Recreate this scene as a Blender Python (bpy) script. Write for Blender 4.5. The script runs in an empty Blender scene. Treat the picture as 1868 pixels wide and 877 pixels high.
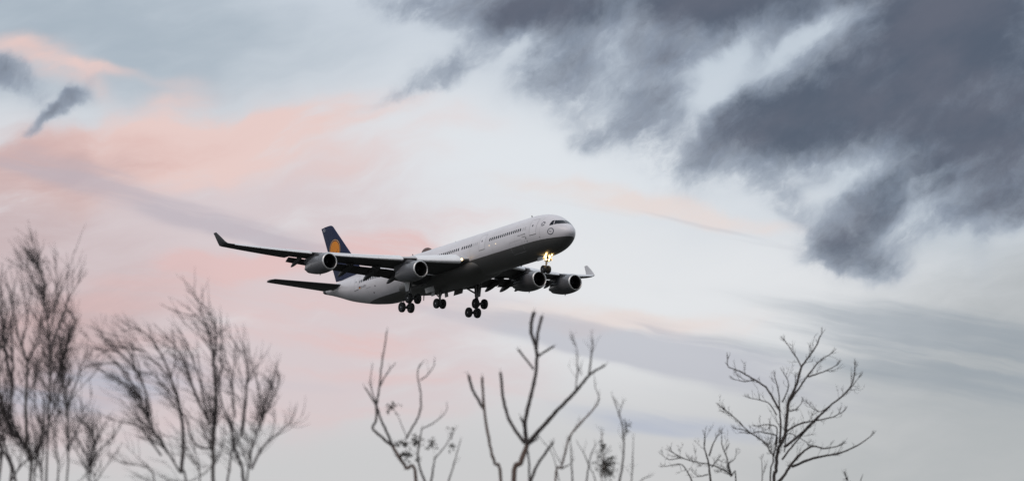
import bpy, math, random
import numpy as np
from mathutils import Matrix, Vector

C = bpy.context.scene
COL = C.collection
R_ = math.radians

# ------------------------------------------------------------------ camera
PITCH = R_(8.016)
FPX = 6071.5                       # focal length in pixels of the 1868 px wide photograph
CAM = Vector((0, 0, 1.7))
cam = bpy.data.cameras.new('camera')
cam.sensor_fit = 'HORIZONTAL'
cam.sensor_width = 36.0
cam.lens = 36.0 * FPX / 1868.0
cam.clip_start = 0.5
cam.clip_end = 20000
cam.dof.use_dof = True
cam.dof.focus_distance = 440.0
cam.dof.aperture_fstop = 2.4
camo = bpy.data.objects.new('camera', cam)
COL.objects.link(camo)
camo.location = CAM
camo.rotation_euler = (math.pi / 2 + PITCH, 0, 0)
C.camera = camo
RCW = Matrix.Rotation(math.pi / 2 + PITCH, 3, 'X')

def ray(x, y):
    v = RCW @ Vector((x - 934.0, 438.5 - y, -FPX))
    return v.normalized()

# ------------------------------------------------------------------ sun, sky, exposure
C.view_settings.view_transform = 'Standard'
C.view_settings.look = 'None'
C.view_settings.exposure = 0.0
C.view_settings.gamma = 1.0
C.cycles.use_denoising = True
C.cycles.denoiser = 'OPENIMAGEDENOISE'
C.cycles.denoising_input_passes = 'RGB_ALBEDO_NORMAL'
C.cycles.denoising_prefilter = 'NONE'
C.cycles.max_bounces = 6
C.cycles.sample_clamp_indirect = 4.0

SUN_AZ, SUN_EL = -150.0, 48.0      # degrees; azimuth from +Y towards +X
sd = Vector((math.sin(R_(SUN_AZ)) * math.cos(R_(SUN_EL)), math.cos(R_(SUN_AZ)) * math.cos(R_(SUN_EL)), math.sin(R_(SUN_EL))))
sun = bpy.data.lights.new('sun', 'SUN')
sun.energy = 0.8
sun.angle = R_(25)
sun.color = (1.0, 0.84, 0.76)
suno = bpy.data.objects.new('sun', sun)
COL.objects.link(suno)
suno.rotation_euler = sd.to_track_quat('Z', 'Y').to_euler()
suno.location = (0, 0, 60)

def lin(c):
    return tuple(((v / 255.0) / 12.92 if v / 255.0 <= 0.04045 else ((v / 255.0 + 0.055) / 1.055) ** 2.4) for v in c) + (1.0,)

world = bpy.data.worlds.new('World')
C.world = world
world.use_nodes = True
world.cycles.sampling_method = 'MANUAL'
world.cycles.sample_map_resolution = 256
NT = world.node_tree
NT.nodes.clear()
def N(t, **k):
    n = NT.nodes.new(t)
    for a, b in k.items():
        setattr(n, a, b)
    return n
def L(a, b):
    NT.links.new(a, b)
def M(op, a, b=None, c=None):
    n = N('ShaderNodeMath', operation=op)
    for i, v in enumerate((a, b, c)):
        if v is None:
            continue
        if isinstance(v, (int, float)):
            n.inputs[i].default_value = v
        else:
            L(v, n.inputs[i])
    return n.outputs[0]
def VM(op, a, b=None, scale=None):
    n = N('ShaderNodeVectorMath', operation=op)
    for i, v in enumerate((a, b)):
        if v is None:
            continue
        if isinstance(v, tuple):
            n.inputs[i].default_value = v
        else:
            L(v, n.inputs[i])
    if scale is not None:
        n.inputs['Scale'].default_value = scale
    return n.outputs['Value'] if op == 'LENGTH' else n.outputs[0]
def noise(vec, scale, detail=6, rough=0.55, color=False, lac=2.0, dist=0.0):
    n = N('ShaderNodeTexNoise')
    n.inputs['Scale'].default_value = scale
    n.inputs['Detail'].default_value = detail
    n.inputs['Roughness'].default_value = rough
    n.inputs['Lacunarity'].default_value = lac
    n.inputs['Distortion'].default_value = dist
    L(vec, n.inputs['Vector'])
    return n.outputs['Color' if color else 'Fac']
def mapping(vec, loc=(0, 0, 0), rot=0.0, scale=(1, 1, 1), kind='TEXTURE'):
    n = N('ShaderNodeMapping', vector_type=kind)
    n.inputs['Location'].default_value = loc
    n.inputs['Rotation'].default_value = (0, 0, R_(rot))
    n.inputs['Scale'].default_value = scale
    L(vec, n.inputs['Vector'])
    return n.outputs[0]
def smooth(v, lo, hi, to0=0.0, to1=1.0):
    n = N('ShaderNodeMapRange', interpolation_type='SMOOTHERSTEP')
    n.inputs[1].default_value = lo
    n.inputs[2].default_value = hi
    n.inputs[3].default_value = to0
    n.inputs[4].default_value = to1
    L(v, n.inputs[0])
    return n.outputs[0]
def mixc(f, a, b):
    n = N('ShaderNodeMix', data_type='RGBA')
    for s, v in ((n.inputs[0], f), (n.inputs[6], a), (n.inputs[7], b)):
        if isinstance(v, (int, float)):
            s.default_value = v
        elif isinstance(v, tuple):
            s.default_value = v
        else:
            L(v, s)
    return n.outputs[2]

tc = N('ShaderNodeTexCoord')
sep = N('ShaderNodeSeparateXYZ')
L(tc.outputs['Generated'], sep.inputs[0])
az = M('MULTIPLY', M('ARCTAN2', sep.outputs[0], sep.outputs[1]), 180 / math.pi)
el = M('MULTIPLY', M('ARCSINE', sep.outputs[2]), 180 / math.pi)
cmb = N('ShaderNodeCombineXYZ')
L(az, cmb.inputs[0]); L(el, cmb.inputs[1])
P0 = cmb.outputs[0]                 # azimuth and elevation in degrees
def warp(p, scale, amp, detail=3):
    c = VM('SUBTRACT', noise(p, scale, detail, 0.55, True), (0.5, 0.5, 0.5))
    c = VM('MULTIPLY', c, (amp, amp, 0.0))
    return VM('ADD', p, c)
DPP = math.degrees(1 / FPX)
def azel(x, y):
    v = ray(x, y)
    return math.degrees(math.atan2(v.x, v.y)), math.degrees(math.asin(v.z))
def field(p, blobs, k=1.0):
    """sum of soft elliptical lumps: x, y, rx, ry (photo pixels), tilt, weight; the running sum rides in z"""
    for (x, y, rx, ry, rot, w) in blobs:
        a, e = azel(x, y)
        ln = VM('LENGTH', mapping(p, (a, e, 0), rot, (k * rx * DPP, k * ry * DPP, 1e6)))
        g = smooth(ln, 2.3, 0.0, 0.0, w)
        n = N('ShaderNodeVectorMath', operation='MULTIPLY_ADD')
        L(g, n.inputs[0]); n.inputs[1].default_value = (0, 0, 1); L(p, n.inputs[2])
        p = n.outputs[0]
    n = N('ShaderNodeSeparateXYZ')
    L(p, n.inputs[0])
    return n.outputs[2]

PS = warp(warp(P0, 0.22, 1.6), 0.9, 0.4, 4)           # for soft veils
flat = noise(mapping(PS, (2, 7, 0), 12, (2.6, 0.8, 1)), 0.9, 10, 0.56)
flat2 = noise(mapping(PS, (9, 1, 0), -9, (5.0, 0.6, 1)), 0.9, 10, 0.6)

# base: high thin veil, pale blue-grey on top, pale grey below, darker to the right
col = lin((231, 232, 234))
def lay(col, blobs, color, lo, hi, p=None, tex=None, amt=0.0, opacity=1.0, k=.8):
    d = field(p, blobs, k)
    if tex is not None:
        # break the veil up only where there is some of it
        d = M('MULTIPLY', d, M('ADD', 1.0, M('MULTIPLY', M('SUBTRACT', tex, 0.5), amt * 4.5)))
    f = smooth(d, lo, hi, 0.0, opacity)
    return mixc(f, col, lin(color))
col = mixc(smooth(el, 7.4, 13.4), col, lin((208, 216, 225)))
col = lay(col, [(-60, -60, 700, 260, -6, 1.0), (420, 120, 420, 120, 0, .25)], (170, 182, 193), 0.0, 1.4, PS, flat, .25)
col = lay(col, [(1500, 120, 520, 260, 0, 1.0), (1850, 330, 220, 160, 0, .5)], (198, 208, 218), 0.0, 1.2, PS, flat, .2, .9, 1.0)
col = mixc(smooth(el, 7.3, 3.9), col, lin((205, 204, 205)))
col = lay(col, [(1960, 860, 640, 420, 0, 1.0), (1980, 500, 300, 300, 0, .3)], (178, 181, 183), 0.0, 1.3, PS, flat, .2)
col = lay(col, [(1000, 290, 460, 130, 0, .8)], (229, 233, 237), 0, 1.2, PS)
# pink and peach veils
col = lay(col, [(230, 560, 560, 230, 6, .95), (0, 500, 320, 220, 0, .5), (660, 600, 360, 120, 0, .5), (120, 330, 440, 90, 8, .6), (420, 420, 360, 90, 10, .35), (420, 740, 480, 90, 0, .55), (820, 700, 300, 60, 0, .3)], (217, 201, 203), 0.0, 1.5, PS, flat, .6, .92, .9)
col = lay(col, [(60, 285, 200, 42, 4, .72), (300, 275, 230, 62, 17, .85), (0, 345, 160, 44, 0, .5), (540, 222, 260, 24, 4, .62), (440, 262, 220, 46, 12, .42),
                (320, 188, 80, 36, 26, .5), (60, 108, 110, 34, -12, .85), (210, 126, 110, 12, -3, .42), (186, 190, 30, 28, 0, .4), (650, 300, 220, 40, 6, .4), (820, 240, 120, 16, 4, .25)],
          (236, 206, 199), 0.0, 1.35, PS, flat, .75, .95, .98)
col = lay(col, [(120, 262, 130, 24, 10, .8), (320, 268, 150, 34, 16, .6), (20, 300, 90, 34, 0, .6), (60, 350, 140, 28, 0, .5), (200, 310, 120, 26, 10, .5), (60, 100, 50, 20, -10, .4)], (224, 184, 176), 0.05, 1.45, PS, flat, .8, .85, .95)
col = lay(col, [(120, 590, 190, 24, 8, .9), (90, 650, 140, 20, 2, .65), (280, 525, 200, 24, 12, .6), (430, 485, 220, 24, 6, .65), (690, 446, 110, 34, 2, .85), (600, 545, 190, 24, 0, .5),
                (680, 632, 140, 20, 2, .8), (450, 600, 220, 26, 2, .5), (880, 390, 120, 26, 4, .4), (540, 770, 220, 18, 0, .5), (800, 690, 160, 18, 0, .45), (420, 700, 200, 16, 2, .4), (960, 720, 160, 14, -4, .3), (330, 640, 120, 16, 4, .4)],
          (229, 194, 191), 0.0, 1.3, PS, flat2, .9, .9, .98)
col = lay(col, [(-40, 330, 220, 90, 6, .9), (-20, 560, 300, 150, 6, 1.0), (60, 720, 260, 90, 0, .55), (180, 300, 120, 30, 10, .3)], (196, 171, 171), 0.0, 1.6, PS, flat, .6, .75, 1.0)
col = lay(col, [(1090, 355, 200, 30, -6, .7), (1300, 395, 180, 22, -12, .6), (1180, 588, 190, 28, -6, .55), (960, 565, 190, 34, -6, .5), (1330, 575, 130, 20, -6, .35)], (233, 221, 217), 0.05, 1.1, PS, flat, .7)
# lavender and blue-grey bands
PB = warp(P0, 0.35, 0.55, 3)
flat3 = noise(mapping(warp(P0, .5, .35, 4), (4, 2, 0), -11, (5.5, 0.42, 1)), 0.8, 7, 0.55)
col = lay(col, [(230, 352, 250, 22, -15, .8), (420, 404, 180, 16, -19, .7), (120, 322, 140, 22, -8, .45), (560, 440, 110, 14, -16, .3)], (186, 177, 186), 0.0, 1.9, PB, flat3, .9, .66, 1.2)
col = lay(col, [(1010, 597, 190, 24, -9, .75), (1180, 625, 190, 26, -12, .9), (1340, 672, 170, 24, -14, .8), (860, 575, 100, 14, -10, .45), (1240, 665, 120, 18, -12, .3)], (177, 178, 190), 0.0, 2.2, PB, flat3, 1.0, .6, 1.35)
col = lay(col, [(1690, 640, 330, 34, -9, .8), (1860, 690, 240, 44, -6, .9), (1480, 605, 220, 18, -8, .5), (1640, 570, 220, 14, -12, .5), (1780, 600, 190, 14, -10, .6), (1800, 770, 160, 20, -5, .3)], (136, 147, 159), 0.0, 2.9, PB, flat3, 1.2, .54, 1.45)
col = lay(col, [(1190, 765, 140, 18, -6, .9), (1290, 785, 110, 12, -4, .55), (200, 700, 120, 34, 6, .85), (60, 730, 120, 34, 0, .5), (560, 700, 100, 12, 0, .4), (1120, 705, 110, 10, -8, .4)], (180, 186, 202), 0.0, 1.7, PB, flat3, .8, .8, 1.25)
col = lay(col, [(1080, 380, 150, 5, -11, .45), (1290, 413, 150, 5, -13, .75), (1410, 448, 110, 5, -10, .55)], (186, 187, 195), 0.1, 1.3, warp(P0, .6, .14), flat3, .6, .6)

# dark ragged clouds
PW = warp(warp(P0, 0.45, 0.9), 1.7, 0.45, 5)
dark = [
    (1130, 110, 260, 130, 14, .22), (1620, 150, 400, 190, 10, .34), (1700, 350, 220, 70, 14, .30), (1860, 200, 200, 160, 0, .3), (1010, 40, 200, 60, 0, .25),
    (1180, -10, 360, 50, 3, 1.0), (1500, -40, 420, 80, 0, .9), (880, 0, 170, 36, -6, .6), (720, 16, 130, 26, -14, .40), (600, 46, 90, 18, -14, .32), (540, 10, 90, 14, -10, .2),
    (1010, 80, 110, 60, 42, .55), (1090, 85, 120, 50, 24, .5), (1060, 160, 80, 40, 50, .34), (1115, 236, 80, 30, 24, .36), (1190, 175, 70, 60, 60, .45), (1066, 246, 44, 18, 20, .3),
    (790, 142, 80, 24, 20, .62), (690, 180, 80, 12, 12, .28), (860, 95, 70, 40, 50, .34), (930, 30, 80, 30, 30, .3),
    (1240, 70, 120, 50, 40, .55), (1350, 20, 110, 44, 0, .5),
    (1600, 165, 340, 100, 15, .95), (1470, 222, 230, 60, 9, .8), (1330, 240, 90, 40, 28, .5), (1800, 110, 230, 170, 0, .85), (1740, 255, 180, 46, 6, .6), (1880, 270, 110, 80, 0, .6),
    (1640, 60, 190, 50, 20, .45), (1700, 20, 160, 50, 0, .4),
    (1660, 335, 140, 44, 16, .55), (1570, 390, 100, 50, 40, .7), (1545, 468, 90, 40, -14, .85), (1500, 440, 50, 40, 0, .35), (1610, 440, 56, 60, 0, .36), (1490, 415, 46, 20, 0, .36), (1430, 365, 50, 26, -30, .36), (1400, 320, 60, 20, -20, .25),
    (1830, 365, 130, 56, 16, .95), (1740, 405, 90, 24, 16, .45), (1800, 470, 22, 60, 14, .32),
    (24, 158, 80, 26, -26, .82), (0, 142, 60, 34, 0, .36), (96, 204, 84, 13, 34, .85), (142, 180, 26, 14, 0, .6), (54, 226, 56, 12, 34, .45),
]
gaps = [(1310, 152, 90, 34, 60, 0.46), (1265, 205, 70, 36, 50, 0.30), (1440, 88, 130, 24, 38, 0.44), (1540, 30, 80, 18, 24, 0.37), (955, 72, 66, 24, 56, 0.37), (1215, 140, 80, 18, 8, 0.31),
        (1600, 306, 140, 20, 16, 0.31), (1730, 318, 90, 16, 14, 0.37), (1790, 288, 50, 20, 22, 0.30), (1660, 380, 36, 60, -30, 0.22), (1480, 300, 80, 20, 6, 0.18)]
dsum = M('SUBTRACT', field(PW, dark, .85), field(PW, gaps, .78))
stre = mapping(PW, (0, 0, 0), 38, (1.7, 0.9, 1))      # slanting fibres
fb1 = noise(stre, 0.6, 13, 0.62)
fb2 = noise(mapping(warp(P0, 1.2, .5, 4), (5, 3, 0), 42, (1.5, 0.9, 1)), 2.0, 10, 0.66)
tex = M('ADD', M('MULTIPLY', M('SUBTRACT', fb1, 0.5), 3.0), M('MULTIPLY', M('SUBTRACT', fb2, 0.5), 1.7))
# the rest of the sky, away from this quarter, carries broken cloud as well
away = M('MAXIMUM', smooth(M('ABSOLUTE', az), 11, 24), smooth(el, 13.5, 24))
gen = M('MULTIPLY', M('SUBTRACT', noise(mapping(P0, (3, 9, 0), 20, (9, 5, 1)), 0.5, 5, .5), .48), 3.0)
dsum = M('ADD', M('MULTIPLY', dsum, M('SUBTRACT', 1.0, away)), M('MULTIPLY', gen, away))
near = smooth(dsum, -0.05, 0.8)                       # no ragged scraps where there is no cloud at all
dd = M('ADD', dsum, M('MULTIPLY', tex, near))
thin = smooth(dd, -0.1, 1.3)
thick = smooth(dd, 0.1, 2.45)
tone = noise(mapping(P0, (1, 4, 0), 24, (1.8, 1, 1)), 0.7, 8, .55)
core = mixc(smooth(tone, .3, .7), lin((82, 90, 105)), lin((98, 101, 114)))
edge = mixc(smooth(fb2, .35, .65), lin((142, 153, 171)), lin((172, 182, 196)))
col = mixc(M('MULTIPLY', thin, .85), col, edge)
col = mixc(thick, col, core)
# brighter upper half of the sky, which the camera does not see
boost = smooth(el, 14, 45, 1.0, 1.05)
low = smooth(el, -1.0, 1.5)

sky = N('ShaderNodeTexSky', sky_type='NISHITA')
sky.sun_disc = False
sky.sun_elevation = R_(SUN_EL)
sky.sun_rotation = R_(SUN_AZ)
bg1 = N('ShaderNodeBackground'); bg1.inputs[1].default_value = 0.1
L(sky.outputs[0], bg1.inputs[0])
bg2 = N('ShaderNodeBackground')
L(col, bg2.inputs[0]); L(boost, bg2.inputs[1])
mx = N('ShaderNodeMixShader')
mx.inputs[0].default_value = 0.94                   # the veil covers nearly all of the blue
L(bg1.outputs[0], mx.inputs[1]); L(bg2.outputs[0], mx.inputs[2])
out = N('ShaderNodeOutputWorld')
L(mx.outputs[0], out.inputs[0])

# ------------------------------------------------------------------ materials
def mat(name, color, rough=0.5, metal=0.0, var=0.0, vscale=1.0, emit=None, estr=0.0, coat=0.0, spec=0.5, bump=0.0):
    m = bpy.data.materials.new(name)
    m.use_nodes = True
    nt = m.node_tree
    b = nt.nodes['Principled BSDF']
    b.inputs['Base Color'].default_value = tuple(color) + (1,)
    b.inputs['Roughness'].default_value = rough
    b.inputs['Metallic'].default_value = metal
    b.inputs['Coat Weight'].default_value = coat
    b.inputs['Specular IOR Level'].default_value = spec
    if var:
        t = nt.nodes.new('ShaderNodeTexCoord')
        n = nt.nodes.new('ShaderNodeTexNoise')
        n.inputs['Scale'].default_value = vscale
        n.inputs['Detail'].default_value = 6
        nt.links.new(t.outputs['Object'], n.inputs['Vector'])
        r = nt.nodes.new('ShaderNodeMapRange')
        r.inputs[1].default_value = 0.3; r.inputs[2].default_value = 0.7
        r.inputs[3].default_value = 1 - var; r.inputs[4].default_value = 1 + var
        nt.links.new(n.outputs['Fac'], r.inputs[0])
        mm = nt.nodes.new('ShaderNodeMix'); mm.data_type = 'RGBA'; mm.blend_type = 'MULTIPLY'
        mm.inputs[0].default_value = 1
        mm.inputs[6].default_value = tuple(color) + (1,)
        nt.links.new(r.outputs[0], mm.inputs[7])
        nt.links.new(mm.outputs[2], b.inputs['Base Color'])
        if bump:
            bp = nt.nodes.new('ShaderNodeBump')
            bp.inputs['Strength'].default_value = bump
            nt.links.new(n.outputs['Fac'], bp.inputs['Height'])
            nt.links.new(bp.outputs[0], b.inputs['Normal'])
    if emit:
        b.inputs['Emission Color'].default_value = tuple(emit) + (1,)
        b.inputs['Emission Strength'].default_value = estr
    return m

WHITE = mat('white_paint', (.68, .655, .675), .32, var=.05, vscale=.4, coat=.15)
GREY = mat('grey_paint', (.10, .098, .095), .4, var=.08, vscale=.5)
WING_SHADE = mat('wing_shade_grey', (.055, .055, .057), .55, var=.12, vscale=.6)  # light grey wing skin with the underside's shade put into its colour
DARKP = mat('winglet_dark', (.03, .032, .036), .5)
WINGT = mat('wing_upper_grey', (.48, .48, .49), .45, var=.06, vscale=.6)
SLATM = mat('slat_metal', (.80, .80, .81), .35, .1, var=.05)
NAC = mat('nacelle_grey', (.145, .148, .16), .35, var=.10, vscale=.8, coat=.2)
LIP = mat('bare_metal', (.62, .61, .60), .42, .9)
DARK = mat('dark_duct', (.012, .012, .013), .5)
FANM = mat('fan_blade', (.02, .02, .022), .35, .6)
NAVY = mat('navy_paint', (.010, .016, .055), .5, var=.06, spec=.2)
ORANGE = mat('orange_paint', (.75, .25, .014), .5, spec=.2)
RINGM = mat('pale_orange_line', (.62, .33, .12), .4)
GLASS = mat('window_glass', (.008, .010, .016), .12, spec=.22)
LINE = mat('seam_line', (.16, .155, .16), .6)
FAINT = mat('faint_seam_line', (.40, .39, .41), .6)
INK = mat('black_lettering', (.02, .02, .022), .5)
INKB = mat('navy_lettering', (.025, .028, .05), .5)
PALE = mat('pale_lettering', (.6, .6, .65), .5)
RED = mat('flag_red', (.4, .02, .02), .5)
GOLD = mat('flag_gold', (.65, .42, .03), .5)
BLIND = mat('closed_blind', (.50, .49, .50), .5)
TYRE = mat('tyre_rubber', (.014, .014, .015), .75)
HUB = mat('wheel_hub', (.28, .28, .29), .4, .5)
STEEL = mat('gear_steel', (.16, .16, .165), .4, .4)
DOORM = mat('gear_door_paint', (.45, .45, .45), .45)
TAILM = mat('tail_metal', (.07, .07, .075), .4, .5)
LAMP = mat('landing_lamp', (1, .9, .7), .3, emit=(1, .70, .32), estr=15)
LAMPW = mat('wing_lamp', (1, .9, .7), .3, emit=(1, .66, .30), estr=9)
LAMPS = mat('scan_lamp', (1, .9, .7), .3, emit=(1, .70, .36), estr=1.8)
GROUND = mat('dark_winter_grass', (.020, .021, .017), .9, var=.35, vscale=.3)

# two-tone fuselage paint: grey below a straight waterline
def two_tone(zline):
    m = bpy.data.materials.new('white_over_grey_paint')
    m.use_nodes = True
    nt = m.node_tree
    b = nt.nodes['Principled BSDF']
    t = nt.nodes.new('ShaderNodeTexCoord')
    sp = nt.nodes.new('ShaderNodeSeparateXYZ')
    nt.links.new(t.outputs['Object'], sp.inputs[0])
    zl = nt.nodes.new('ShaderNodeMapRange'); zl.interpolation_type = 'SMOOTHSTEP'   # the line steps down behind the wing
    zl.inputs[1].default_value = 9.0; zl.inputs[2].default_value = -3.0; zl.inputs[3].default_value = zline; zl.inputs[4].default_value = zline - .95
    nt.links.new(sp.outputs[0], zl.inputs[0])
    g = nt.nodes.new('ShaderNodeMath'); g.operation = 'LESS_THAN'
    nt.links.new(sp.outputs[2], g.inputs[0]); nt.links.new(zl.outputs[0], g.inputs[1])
    n = nt.nodes.new('ShaderNodeTexNoise'); n.inputs['Scale'].default_value = .5; n.inputs['Detail'].default_value = 8
    mp = nt.nodes.new('ShaderNodeMapping'); mp.inputs['Scale'].default_value = (.5, 1, 1.6)
    nt.links.new(t.outputs['Object'], mp.inputs[0]); nt.links.new(mp.outputs[0], n.inputs['Vector'])
    r = nt.nodes.new('ShaderNodeMapRange'); r.inputs[1].default_value = .3; r.inputs[2].default_value = .7
    r.inputs[3].default_value = .90; r.inputs[4].default_value = 1.05
    nt.links.new(n.outputs['Fac'], r.inputs[0])
    mx = nt.nodes.new('ShaderNodeMix'); mx.data_type = 'RGBA'
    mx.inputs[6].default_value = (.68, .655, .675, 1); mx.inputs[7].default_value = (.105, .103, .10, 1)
    nt.links.new(g.outputs[0], mx.inputs[0])
    # panel joints every few metres along the barrel
    w = nt.nodes.new('ShaderNodeMath'); w.operation = 'PINGPONG'; w.inputs[1].default_value = 2.65
    nt.links.new(sp.outputs[0], w.inputs[0])
    w2 = nt.nodes.new('ShaderNodeMath'); w2.operation = 'LESS_THAN'; w2.inputs[1].default_value = .018
    nt.links.new(w.outputs[0], w2.inputs[0])
    w3 = nt.nodes.new('ShaderNodeMath'); w3.operation = 'MULTIPLY_ADD'; w3.inputs[1].default_value = -.32; w3.inputs[2].default_value = 1
    nt.links.new(w2.outputs[0], w3.inputs[0])
    ml = nt.nodes.new('ShaderNodeMath'); ml.operation = 'MULTIPLY'
    nt.links.new(r.outputs[0], ml.inputs[0]); nt.links.new(w3.outputs[0], ml.inputs[1])
    m2 = nt.nodes.new('ShaderNodeMix'); m2.data_type = 'RGBA'; m2.blend_type = 'MULTIPLY'; m2.inputs[0].default_value = 1
    nt.links.new(mx.outputs[2], m2.inputs[6]); nt.links.new(ml.outputs[0], m2.inputs[7])
    nt.links.new(m2.outputs[2], b.inputs['Base Color'])
    b.inputs['Roughness'].default_value = .36
    b.inputs['Coat Weight'].default_value = .12
    return m

# ------------------------------------------------------------------ mesh helpers
class MB:
    def __init__(self):
        self.v = []; self.f = []; self.m = []
    def add(self, verts, faces, mi=0):
        o = len(self.v)
        self.v += [tuple(p) for p in verts]
        self.f += [tuple(i + o for i in f) for f in faces]
        self.m += [mi] * len(faces)
        return self
    def loft(self, rings, mi=0, closed=True, cap0=True, cap1=True):
        n = len(rings[0]); vs = [p for r in rings for p in r]; fs = []
        for i in range(len(rings) - 1):
            for j in range(n if closed else n - 1):
                k = (j + 1) % n
                fs.append((i * n + j, i * n + k, (i + 1) * n + k, (i + 1) * n + j))
        if closed and cap0: fs.append(tuple(reversed(range(n))))
        if closed and cap1: fs.append(tuple(range((len(rings) - 1) * n, len(rings) * n)))
        return self.add(vs, fs, mi)
    def tube(self, pts, rads, n=8, mi=0):
        rings = []; prev = None
        for i, p in enumerate(pts):
            p = Vector(p)
            a = Vector(pts[max(i - 1, 0)]); b = Vector(pts[min(i + 1, len(pts) - 1)])
            t = (b - a).normalized()
            if prev is None:
                u = t.orthogonal().normalized()
            else:
                u = (prev - t * prev.dot(t)).normalized()
            prev = u
            w = t.cross(u)
            r = rads[i] if isinstance(rads, (list, tuple)) else rads
            rings.append([p + (u * math.cos(q) + w * math.sin(q)) * r for q in (2 * math.pi * k / n for k in range(n))])
        return self.loft(rings, mi)
    def box(self, c, size, mi=0, rot=None):
        x, y, z = (s / 2 for s in size)
        vs = [Vector((a * x, b * y, d * z)) for a in (-1, 1) for b in (-1, 1) for d in (-1, 1)]
        if rot is not None: vs = [rot @ v for v in vs]
        vs = [v + Vector(c) for v in vs]
        return self.add(vs, [(0, 1, 3, 2), (4, 6, 7, 5), (0, 4, 5, 1), (2, 3, 7, 6), (0, 2, 6, 4), (1, 5, 7, 3)], mi)
    def build(self, name, mats, parent=None, smooth=True, xf=None, angle=40):
        me = bpy.data.meshes.new(name)
        vs = self.v if xf is None else [xf(p) for p in self.v]
        me.from_pydata(vs, [], self.f)
        for mm in (mats if isinstance(mats, (list, tuple)) else [mats]):
            me.materials.append(mm)
        me.polygons.foreach_set('material_index', self.m)
        me.update()
        import bmesh
        bm = bmesh.new(); bm.from_mesh(me)
        bmesh.ops.recalc_face_normals(bm, faces=bm.faces)
        bm.to_mesh(me); bm.free()
        if smooth:
            me.polygons.foreach_set('use_smooth', [True] * len(me.polygons))
            me.set_sharp_from_angle(angle=R_(angle))
        o = bpy.data.objects.new(name, me)
        COL.objects.link(o)
        if parent is not None: o.parent = parent
        return o

# ------------------------------------------------------------------ ground
g = MB()
gr = []
rad = [0, 15, 40, 90, 200, 500, 1200, 3000, 8000]
for r in rad[1:]:
    gr.append([(r * math.cos(2 * math.pi * k / 64), r * math.sin(2 * math.pi * k / 64), 0) for k in range(64)])
g.loft(gr, cap0=True, cap1=False)
go = g.build('ground', GROUND)
go['kind'] = 'structure'

# ------------------------------------------------------------------ airliner
# body frame: x forward from the nose, y to port, z up, metres
SY, SZ = 1.0, 1.0
AREF = Vector((-31.0, 0.0, -7.0))
def B(p):                           # body point -> local coordinates of the airliner's Empty
    return (p[0] - AREF.x, p[1] * SY - AREF.y, p[2] * SZ - AREF.z)
RBC = Matrix(((0.55424, 0.83172, -0.03258), (0.17389, -0.07742, 0.98172), (0.81399, -0.54977, -0.18753)))
TB = Vector((-9.1091, -3.6082, -450.0))
RBW = RCW @ RBC
def body_world(p):
    return CAM + RCW @ (RBC @ (Vector((p[0], p[1] * SY, p[2] * SZ)) - Vector((-31, 0, 0))) + TB)
ROOTM = Matrix.Translation(CAM + RCW @ (RBC @ (AREF - Vector((-31, 0, 0))) + TB)) @ RBW.to_4x4()

def pchip(xs, ys):
    xs = np.array(xs, float); ys = np.array(ys, float)
    h = np.diff(xs); d = np.diff(ys) / h
    m = np.zeros_like(ys)
    for i in range(1, len(xs) - 1):
        if d[i - 1] * d[i] > 0:
            w1 = 2 * h[i] + h[i - 1]; w2 = h[i] + 2 * h[i - 1]
            m[i] = (w1 + w2) / (w1 / d[i - 1] + w2 / d[i])
    m[0] = d[0]; m[-1] = d[-1]
    def f(x):
        i = int(min(max(np.searchsorted(xs, x) - 1, 0), len(xs) - 2))
        t = (x - xs[i]) / h[i]
        t = min(max(t, 0), 1)
        return float((1 + 2 * t) * (1 - t) ** 2 * ys[i] + t * (1 - t) ** 2 * h[i] * m[i] + t * t * (3 - 2 * t) * ys[i + 1] + t * t * (t - 1) * h[i] * m[i + 1])
    return f
_s = [.72, .77, .92, 1.15, 1.5, 1.9, 2.5, 3.2, 4, 5, 6.2, 7.6, 9]
ftop_n = pchip(_s, [-.45, -.20, .06, .30, .58, .84, 1.24, 1.72, 2.16, 2.48, 2.68, 2.80, 2.82])
fbot_n = pchip(_s, [-.45, -.70, -.92, -1.15, -1.42, -1.68, -2.00, -2.28, -2.50, -2.67, -2.77, -2.82, -2.82])
fwid_n = pchip(_s, [0, .27, .52, .78, 1.06, 1.36, 1.72, 2.04, 2.33, 2.57, 2.73, 2.81, 2.82])
fmid_n = pchip([.72, 1.2, 2.2, 4, 7, 9], [-.45, -.42, -.34, -.20, 0, 0])
_t = [40, 44, 48, 52, 55, 58, 60.5, 62.0, 62.7, 62.9]
ftop_t = pchip(_t, [2.82, 2.82, 2.82, 2.78, 2.68, 2.48, 2.25, 2.08, 1.98, 1.90])
fbot_t = pchip(_t, [-2.82, -2.80, -2.36, -1.56, -.82, .12, .85, 1.24, 1.44, 1.56])
fwid_t = pchip(_t, [2.82, 2.80, 2.62, 2.24, 1.84, 1.36, .90, .56, .36, .17])
fmid_t = pchip(_t, [0, .02, .15, .5, .9, 1.3, 1.6, 1.7, 1.73, 1.73])
def fus(s):
    """half width, top, bottom, height of the widest point"""
    if s < 9: return fwid_n(s), ftop_n(s), fbot_n(s), fmid_n(s)
    if s > 40: return fwid_t(s), ftop_t(s), fbot_t(s), fmid_t(s)
    return 2.82, 2.82, -2.82, 0.0
def fpt(s, th):                     # th measured from the top
    w, t, b, m = fus(s)
    c = math.cos(th)
    return (-s, -w * math.sin(th), m + (t - m if c >= 0 else m - b) * c)
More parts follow.
